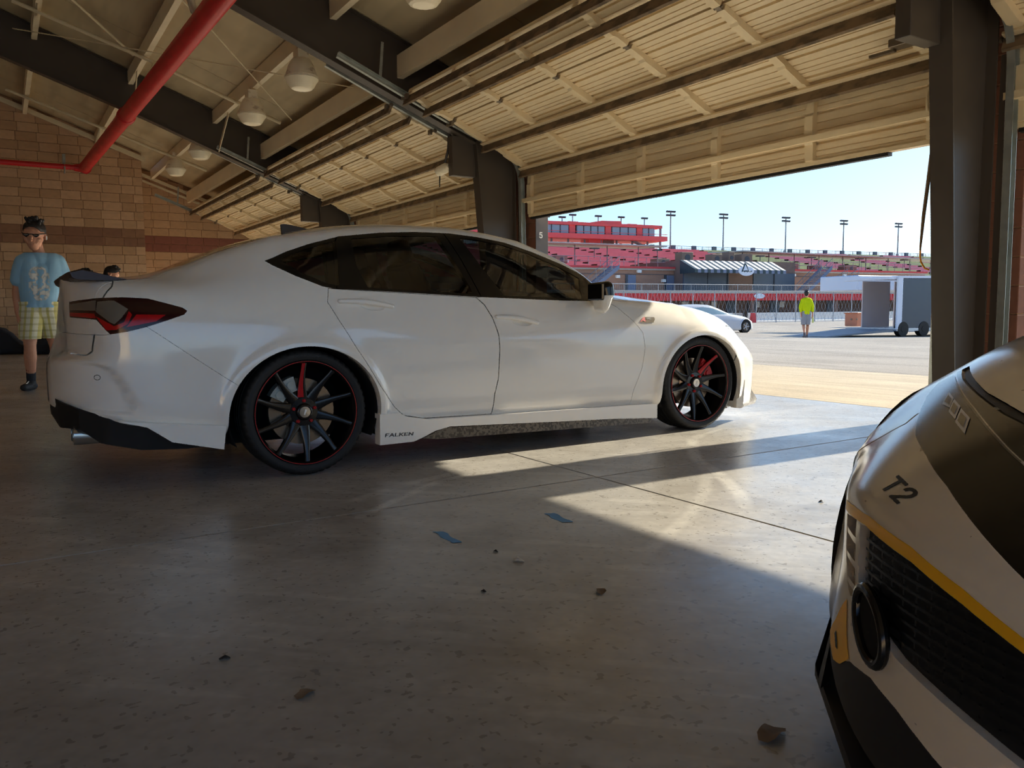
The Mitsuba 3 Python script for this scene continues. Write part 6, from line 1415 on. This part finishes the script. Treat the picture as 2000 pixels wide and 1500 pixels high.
    for a in 'lr':
        sh, el, wr = J['sh' + a], J['el' + a], J['wr' + a]
        arms += [((lerp(sl if a == 'l' else sr, sh, .6), .066 * sc), (lerp(sh, el, min(sv, 1) * .6), .060 * sc)), ((lerp(sh, el, min(sv, 1) * .6), .060 * sc), (lerp(sh, el, min(sv, 1)), .056 * sc))]
        if sv > 1: arms += [((el, .046 * sc), (lerp(el, wr, sv - 1), .040 * sc))]
    hem = pel + [0, 0, cloth.get('hem', .0)]
    ks = shell('shirt', tb + arms, cloth['shirt'], .022 * sc, [(hem, [0, 0, 1.0]), (J['neck'] + np.array([0, 0, .012]), (np.array([0, 0, -1.0]) + .0 * f))], lab=cloth.get('shirt_label'))
    legs = []
    sl_ = cloth.get('short', .95)
    for a in 'lr':
        hp, kn = J['hi' + a], J['kn' + a]; e = lerp(hp, kn, sl_)
        legs += [((hp, .112 * sc), (lerp(hp, e, .5), .104 * sc)), ((lerp(hp, e, .5), .104 * sc), (e, .096 * sc))]
    legs += [((J['hil'], .112 * sc), (J['hir'], .112 * sc)), ((J['hil'] + [0, 0, .08], .108 * sc), (J['hir'] + [0, 0, .08], .108 * sc))]
    low = min(lerp(J['hil'], J['knl'], sl_)[2], lerp(J['hir'], J['knr'], sl_)[2])
    shell('shorts', legs, cloth['shorts'], .008, [([0, 0, low], [0, 0, 1.0]), (pel + np.array([0, 0, .10]), [0, 0, -1.0])], lab=cloth.get('shorts_label'))
    for a in 'lr':
        kn, an, to = J['kn' + a], J['an' + a], J['to' + a]
        if cloth.get('sock'):
            q0 = lerp(kn, an, cloth['sock'][0]); q1 = lerp(kn, an, cloth['sock'][1]); r0 = .058 * sc if cloth['sock'][0] < .5 else .046 * sc
            put('sock', flesh([((q0, r0), (q1, .044 * sc))], .02, 4), cloth['sock_m'], True, parent=k)
            if cloth.get('stripe'): put('sock_stripe', flesh([((lerp(q0, q1, .12), r0 + .003), (lerp(q0, q1, .2), r0 + .002))], .02, 3), cloth['stripe'], True, parent=k)
        d = to - an; hl = an - np.array([d[0], d[1], 0]) * .30 / max(np.linalg.norm(d[:2]), .05) * .16
        zf = to[2]
        heel = np.array([hl[0], hl[1], zf + (an[2] - to[2]) * cloth.get('lift' + a, .0) + .0])
        kk = put('shoe', flesh([((an + [0, 0, -.02], .048 * sc), (lerp(heel, to, .35) + [0, 0, .015], .045 * sc)), ((heel, .040 * sc), (lerp(heel, to, .5), .043 * sc)), ((lerp(heel, to, .5), .045 * sc), (to, .036 * sc))], .014, 5), cloth['shoe'], True, parent=k)
        put('sole', flesh([((heel - [0, 0, .026 * sc], .018), (lerp(heel, to, .5) - [0, 0, .027 * sc], .024)), ((lerp(heel, to, .5) - [0, 0, .027 * sc], .024), (to - [0, 0, .020 * sc], .018))], .014, 3), cloth['sole'], True, parent=kk)
        if cloth.get('mark'): put('shoe_mark', MB().tube([lerp(an, to, .35) + np.array([.0, .0, .02]), lerp(an, to, .55) + np.array([.03, 0, .018]), lerp(an, to, .75) + np.array([.02, 0, .02])], .006, 5).mesh(), 'm_white', True, parent=kk)
    h = J['head']; hc2 = hc
    hr = [((h + (up * .050 - hf * .020) * hc2, .094 * sc * cloth.get('hs', 1)), (h + (up * .060 + hf * .015) * hc2, .084 * sc * cloth.get('hs', 1))), ((h + (-up * .01 - hf * .045) * hc2, .074 * sc * cloth.get('hs', 1)), (h + (up * .05 - hf * .03) * hc2, .090 * sc * cloth.get('hs', 1)))]
    for i in range(30):
        a = rng.random() * 6.28; t_ = rng.random() * .75
        dv = up * math.cos(t_) + (hf * math.cos(a) + hs * math.sin(a)) * math.sin(t_); dv = dv / np.linalg.norm(dv); base = h + (up * .045 - hf * .01) * hc2
        hr.append(((base + dv * .075 * hc2, .024), (base + dv * (.098 + .3 * hair_up * rng.random()) * hc2 + hf * .012, .016)))
    th = flesh(hr, .012, 2); th = th.slice_plane(h + (hf * .050 + up * .040) * hc2, (-hf + up * .75) / np.linalg.norm(-hf + up * .75))
    put('hair', th, 'm_hair', True, parent=k)
    return k, J, hf, hs, up, hc2
def _tee(p, n, uv):
    y = (p.y - .395) / .11; z = (p.z - 1.20) / .20
    m = smoothstep(1.0, .85, dr.sqrt(y * y + z * z * z * z)) * smoothstep(0.0, 0.25, n.x)
    w = fbm(p.y * 34 + 2 * fbm(p.z * 12, p.y * 9, 1, 2), p.z * 30, 3, 3)
    col = mix(lin(150, 190, 212), lin(140, 180, 204), fbm(p.x * 10, p.y * 10, p.z * 10, 3))
    return mix(col, mix(lin(178, 178, 172), lin(212, 210, 202), smoothstep(.45, .6, w)), m * smoothstep(.40, .46, w))
mat('m_tee', P3(_tee), rough=0.9, spec=0.2)
def _plaid(p, n, uv):
    a = (p.y * .9 + p.x * .4) * 16; b = p.z * 14
    fa = a - dr.floor(a); fb = b - dr.floor(b)
    sa = smoothstep(.30, .34, fa) * smoothstep(.72, .68, fa); sb = smoothstep(.30, .34, fb) * smoothstep(.66, .62, fb)
    c = mix(lin(222, 218, 190), lin(190, 178, 84), dr.clip(.75 * sa, 0, 1)); c = mix(c, lin(160, 152, 92), .45 * sb)
    return c
mat('m_plaid', P3(_plaid), rough=0.9, spec=0.2)
mat('m_lime', lin(196, 214, 20), rough=0.9, spec=0.2); mat('m_shortgrey', lin(146, 148, 154), rough=0.9, spec=0.2); mat('m_cloth_dk', lin(40, 42, 48), rough=0.9); mat('m_sockred', lin(150, 60, 50), rough=0.9); mat('m_maroon', lin(120, 60, 48), rough=0.9, spec=0.2); mat('m_shoe', lin(34, 34, 36), rough=0.7); mat('m_shoegrey', lin(104, 98, 100), rough=0.8); mat('m_purple', lin(170, 104, 160), rough=0.6)
k, J, hf, hs, up, hc = person('man in light blue printed T-shirt and yellow plaid shorts by the block wall',
    dict(head=(-10.545, .378, 1.735), neck=(-10.60, .418, 1.535), shl=(-10.60, .245, 1.435), shr=(-10.63, .600, 1.450), ell=(-10.64, .175, 1.125), wrl=(-10.57, .175, .868), elr=(-10.72, .690, 1.14), wrr=(-10.66, .715, .89), hil=(-10.60, .300, .900), hir=(-10.61, .465, .900), knl=(-10.46, .268, .520), anl=(-10.56, .262, .110), tol=(-10.40, .185, .050), knr=(-10.68, .520, .515), anr=(-10.98, .575, .130), tor=(-10.84, .575, .048)),
    (1, -.12, 0), 1.07, dict(shirt='m_tee', shorts='m_plaid', shirt_label='light blue T-shirt with a pale grey print', shorts_label='yellow and white plaid shorts', sock=(.62, .95), sock_m='m_cloth_dk', stripe='m_sockred', shoe='m_shoe', sole='m_shoegrey', mark=True, sleeve=.62, hem=.035, short=.82, hs=1.14, look=(1, -.34, -.40)), hair_up=.10, head_up=(.24, -.03, 1.0))
# sunglasses and an ear bud
h = J['head']; m = MB()
for q in (-1, 1):
    c = h + (hf * .096 + up * .022 + hs * q * .040) * hc; m.tm(hull_spheres([(*(c - hs * .022), .012), (*(c + hs * .024), .010), (*(c - up * .014), .013)]))
    m.tube([h + (hf * .085 + up * .028 + hs * q * .068) * hc, h + (hf * .01 + up * .024 + hs * q * .096) * hc, h + (-hf * .02 + up * .012 + hs * q * .096) * hc], .005, 6)
m.tube([h + (hf * .104 + up * .028 - hs * .02) * hc, h + (hf * .104 + up * .028 + hs * .02) * hc], .005, 6)
m.put('sunglasses', 'm_gloss_black', smooth=40, parent=k)
sd = 1 if hs[1] > 0 else -1
MB().tm(hull_spheres([(*(h + (hs * sd * .098 - up * .005) * hc), .010), (*(h + (hs * sd * .099 - up * .030 + hf * .006) * hc), .006)])).put('ear_bud', 'm_white', smooth=True, parent=k)
k, *_ = person('man in a lime green shirt and grey shorts walking away across the asphalt',
    dict(head=(-20.056, 26.04, 1.395), neck=(-20.052, 26.022, 1.245), shl=(-20.125, 25.893, 1.150), shr=(-19.956, 26.155, 1.150), ell=(-20.143, 25.824, .885), elr=(-19.90, 26.20, .900), wrl=(-20.116, 25.82, .640), wrr=(-19.873, 26.188, .635), hil=(-20.045, 25.935, .640), hir=(-19.972, 26.045, .640), knl=(-20.03, 25.87, .215), knr=(-19.95, 26.015, .215), anl=(-19.86, 25.72, -.07), anr=(-20.00, 26.05, -.165), tol=(-19.90, 25.70, -.215), tor=(-20.13, 26.20, -.232)),
    (-.80, .60, 0), .90, dict(shirt='m_lime', shorts='m_shortgrey', shirt_label='lime green long sleeved shirt', shorts_label='grey shorts', sock=(.05, .58), sock_m='m_cloth_dk', shoe='m_shoegrey', sole='m_shoe', sleeve=1.55, hem=-.02, short=.96, hs=1.06, look=(-.55, .83, 0)), hair_up=.06)
b0 = np.array([-19.86, 26.20, .50])
kb = MB().tube([b0 + [0, 0, -.20], b0 + [0, 0, -.05], b0 + [0, 0, 0], b0 + [0, 0, .05]], [.034, .034, .016, .014], 10).put('water_bottle', 'm_bottle' if 'm_bottle' in scene else mat('m_bottle', lin(206, 214, 130), rough=.3), smooth=40, label='pale yellow drink bottle in the hand of the lime shirted man', cat='bottle')
# two people bent over behind the boot lid
for lab, dx, dy, sc, look, mt in (('dark haired person in maroon top behind the boot lid, right one of two', 0, 0, .96, (.25, 1, -.45), 'm_maroon'), ('dark haired person almost hidden behind the boot spoiler, left of the maroon top', -.45, -.32, .94, (.2, 1, -.5), 'm_cloth_dk')):
    o = np.array([-13.38 + dx, 1.42 + dy, 0 + (-.03 if dx else 0)])
    P = lambda x, y, z: o + np.array([x, y, z])
    person(lab, dict(head=P(0, .02, 1.425), neck=P(.0, -.10, 1.275), shl=P(-.18, -.15, 1.19), shr=P(.18, -.15, 1.19), ell=P(-.22, .06, .96), wrl=P(-.12, .28, .86), elr=P(.22, .06, .96), wrr=P(.12, .28, .86), hil=P(-.09, -.36, .78), hir=P(.09, -.36, .78), knl=P(-.10, -.18, .43), knr=P(.10, -.16, .43), anl=P(-.10, -.32, .09), anr=P(.10, -.30, .09), tol=P(-.11, -.15, .045), tor=P(.11, -.13, .045)),
           (.1, 1, 0), sc, dict(shirt=mt, shorts='m_cloth_dk', shoe='m_shoe', sole='m_shoegrey', sleeve=.6, hem=-.02, short=1.0, look=look, sock=(.2, .95), sock_m='m_cloth_dk'), hair_up=.06, head_up=(.0, .35, 1))
# bags by the wall
def bag(lab, c, r, mt, nme='bag'):
    c = np.array(c); m = hull_spheres([(c[0] + a * r[0], c[1] + b * r[1], c[2] + z * r[2], .10 + .05 * rng.random()) for a, b, z in ((-1, -1, .3), (1, -1, .25), (-1, 1, .3), (1, 1, .2), (-.6, 0, 1), (.5, .2, .8), (0, -.4, 1.05))])
    v = m.vertices; m = m.subdivide().subdivide(); m.vertices += (meshkit.fbm(m.vertices * 5, 3)[:, None] - .5) * .08 * m.vertex_normals
    m.vertices[:, 2] = np.maximum(m.vertices[:, 2], c[2] - .0); return put(nme, m, mt, 50, label=lab, cat='bag')
k = bag('black bag slumped against the block wall left of the walking man', (-20.6, .05, .0), (.25, .28, .45), 'm_cloth_dk')
k = bag('black holdall on the floor behind the legs of the walking man', (-20.1, .92, .0), (.25, .30, .38), 'm_cloth_dk')
MB().tube([[-19.75, .95, .42], [-19.70, 1.0, .52], [-19.72, 1.12, .40], [-19.74, 1.18, .26]], .012, 6).put('strap', 'm_white', smooth=True, parent=k, label='pale strap')
M = TR(-19.55, 1.13, .165) @ RZ(.3) @ RX(.12)
MB().bbox([-.16, -.19, -.13], [.16, .19, .13], .02, M).put('box', 'm_purple', label='small purple box on the floor beside the black holdall', cat='box')
put('dark_block', MB().bbox([-20.95, -1.7, .0], [-20.5, -.30, .92], .03).mesh(), 'm_brickdk', label='plain dark low block against the block wall at the left edge', cat='cabinet')  # plain dark box filling the dark area at the foot of the wall
# tape, litter, pull rope
for q, l in (([(-2.793, 1.394), (-2.771, 1.428), (-2.597, 1.417), (-2.612, 1.382)], 'strip of blue tape on the floor, the one nearer the camera'), ([(-2.779, 1.916), (-2.761, 1.958), (-2.599, 1.937), (-2.618, 1.894)], 'strip of blue tape on the floor beside the lit wedge')):
    n_ = 9; V = []
    for i in range(n_):
        t = i / (n_ - 1); wob = .004 * math.sin(t * 9)
        for a, b in ((q[0], q[3]), (q[1], q[2])): p = lerp(a, b, t); V.append([p[0] + wob, p[1] + wob, .0012 + .0006 * math.sin(t * 7)])
    V = np.array(V); m = MB().raw(V, [[2 * i, 2 * i + 1, 2 * i + 3, 2 * i + 2] for i in range(n_ - 1)]); m.put('floor_tape', 'm_tape', smooth=True, label=l, cat='tape')
mat('m_leaf', speckle(lin(112, 92, 70), .25, 60), rough=0.9); mat('m_chip', lin(190, 186, 176), rough=0.8)
LT = [(-1.737, .539, .020, 'm_leaf', 'dry curled leaf on the floor at the bottom left'), (-1.041, 1.275, .030, 'm_leaf', 'crumpled brown leaf at the bottom right beside the race car'), (-2.427, 1.463, .009, 'm_shoe', 'black grit speck on the floor below the blue tape'), (-1.892, 1.515, .020, 'm_leaf', 'small brown leaf in the middle of the floor'), (-2.252, 3.062, .011, 'm_shoe', 'black pebble in the sunlit floor left of the race car'), (-2.292, 1.472, .016, 'm_chip', 'pale paint chip on the floor'), (-2.037, .431, .010, 'm_shoe', 'dark crumb on the floor at the left'), (-2.094, 1.218, .008, 'm_shoe', 'tiny dark crumb between leaf and tape')]
for x, y, r, mt, l in LT:
    V, F = [], []
    n_ = 12; a0 = rng.random() * 6
    for i in range(n_):
        a = 2 * math.pi * i / n_; rr0 = r * (1 + .35 * math.cos(2 * (a - a0))) * (.8 + .4 * rng.random()); V.append([x + rr0 * math.cos(a), y + rr0 * math.sin(a), .001 + r * .5 * abs(math.sin(a - a0)) * (1 if mt == 'm_leaf' else .6)])
    V.append([x, y, .002 + r * (.15 if mt == 'm_leaf' else .9)])
    MB().raw(V, [[i, (i + 1) % n_, n_] for i in range(n_)]).put('litter', mt, smooth=True, label=l, cat='litter')
k = put('pull_rope', MB().tube([(-3.532, 6.0, 2.11), (-3.556, 6.0, 1.794), (-3.579, 6.0, 1.567), (-3.592, 6.0, 1.375), (-3.596, 6.0, 1.30)], [.010, .014, .013, .009, .006], 8).mesh(), 'm_leaf', True, label='brown and orange pull rope hanging from the door corner beside the right column', cat='rope')
MB().tube([(-3.596, 6.0, 1.30), (-3.594, 6.0, 1.25), (-3.585, 6.0, 1.211), (-3.555, 6.0, 1.163), (-3.52, 6.0, 1.150)], .0065, 8).put('rope_end', mat('m_orange', lin(226, 150, 40), rough=.7), smooth=True, parent=k, label='orange rope end')
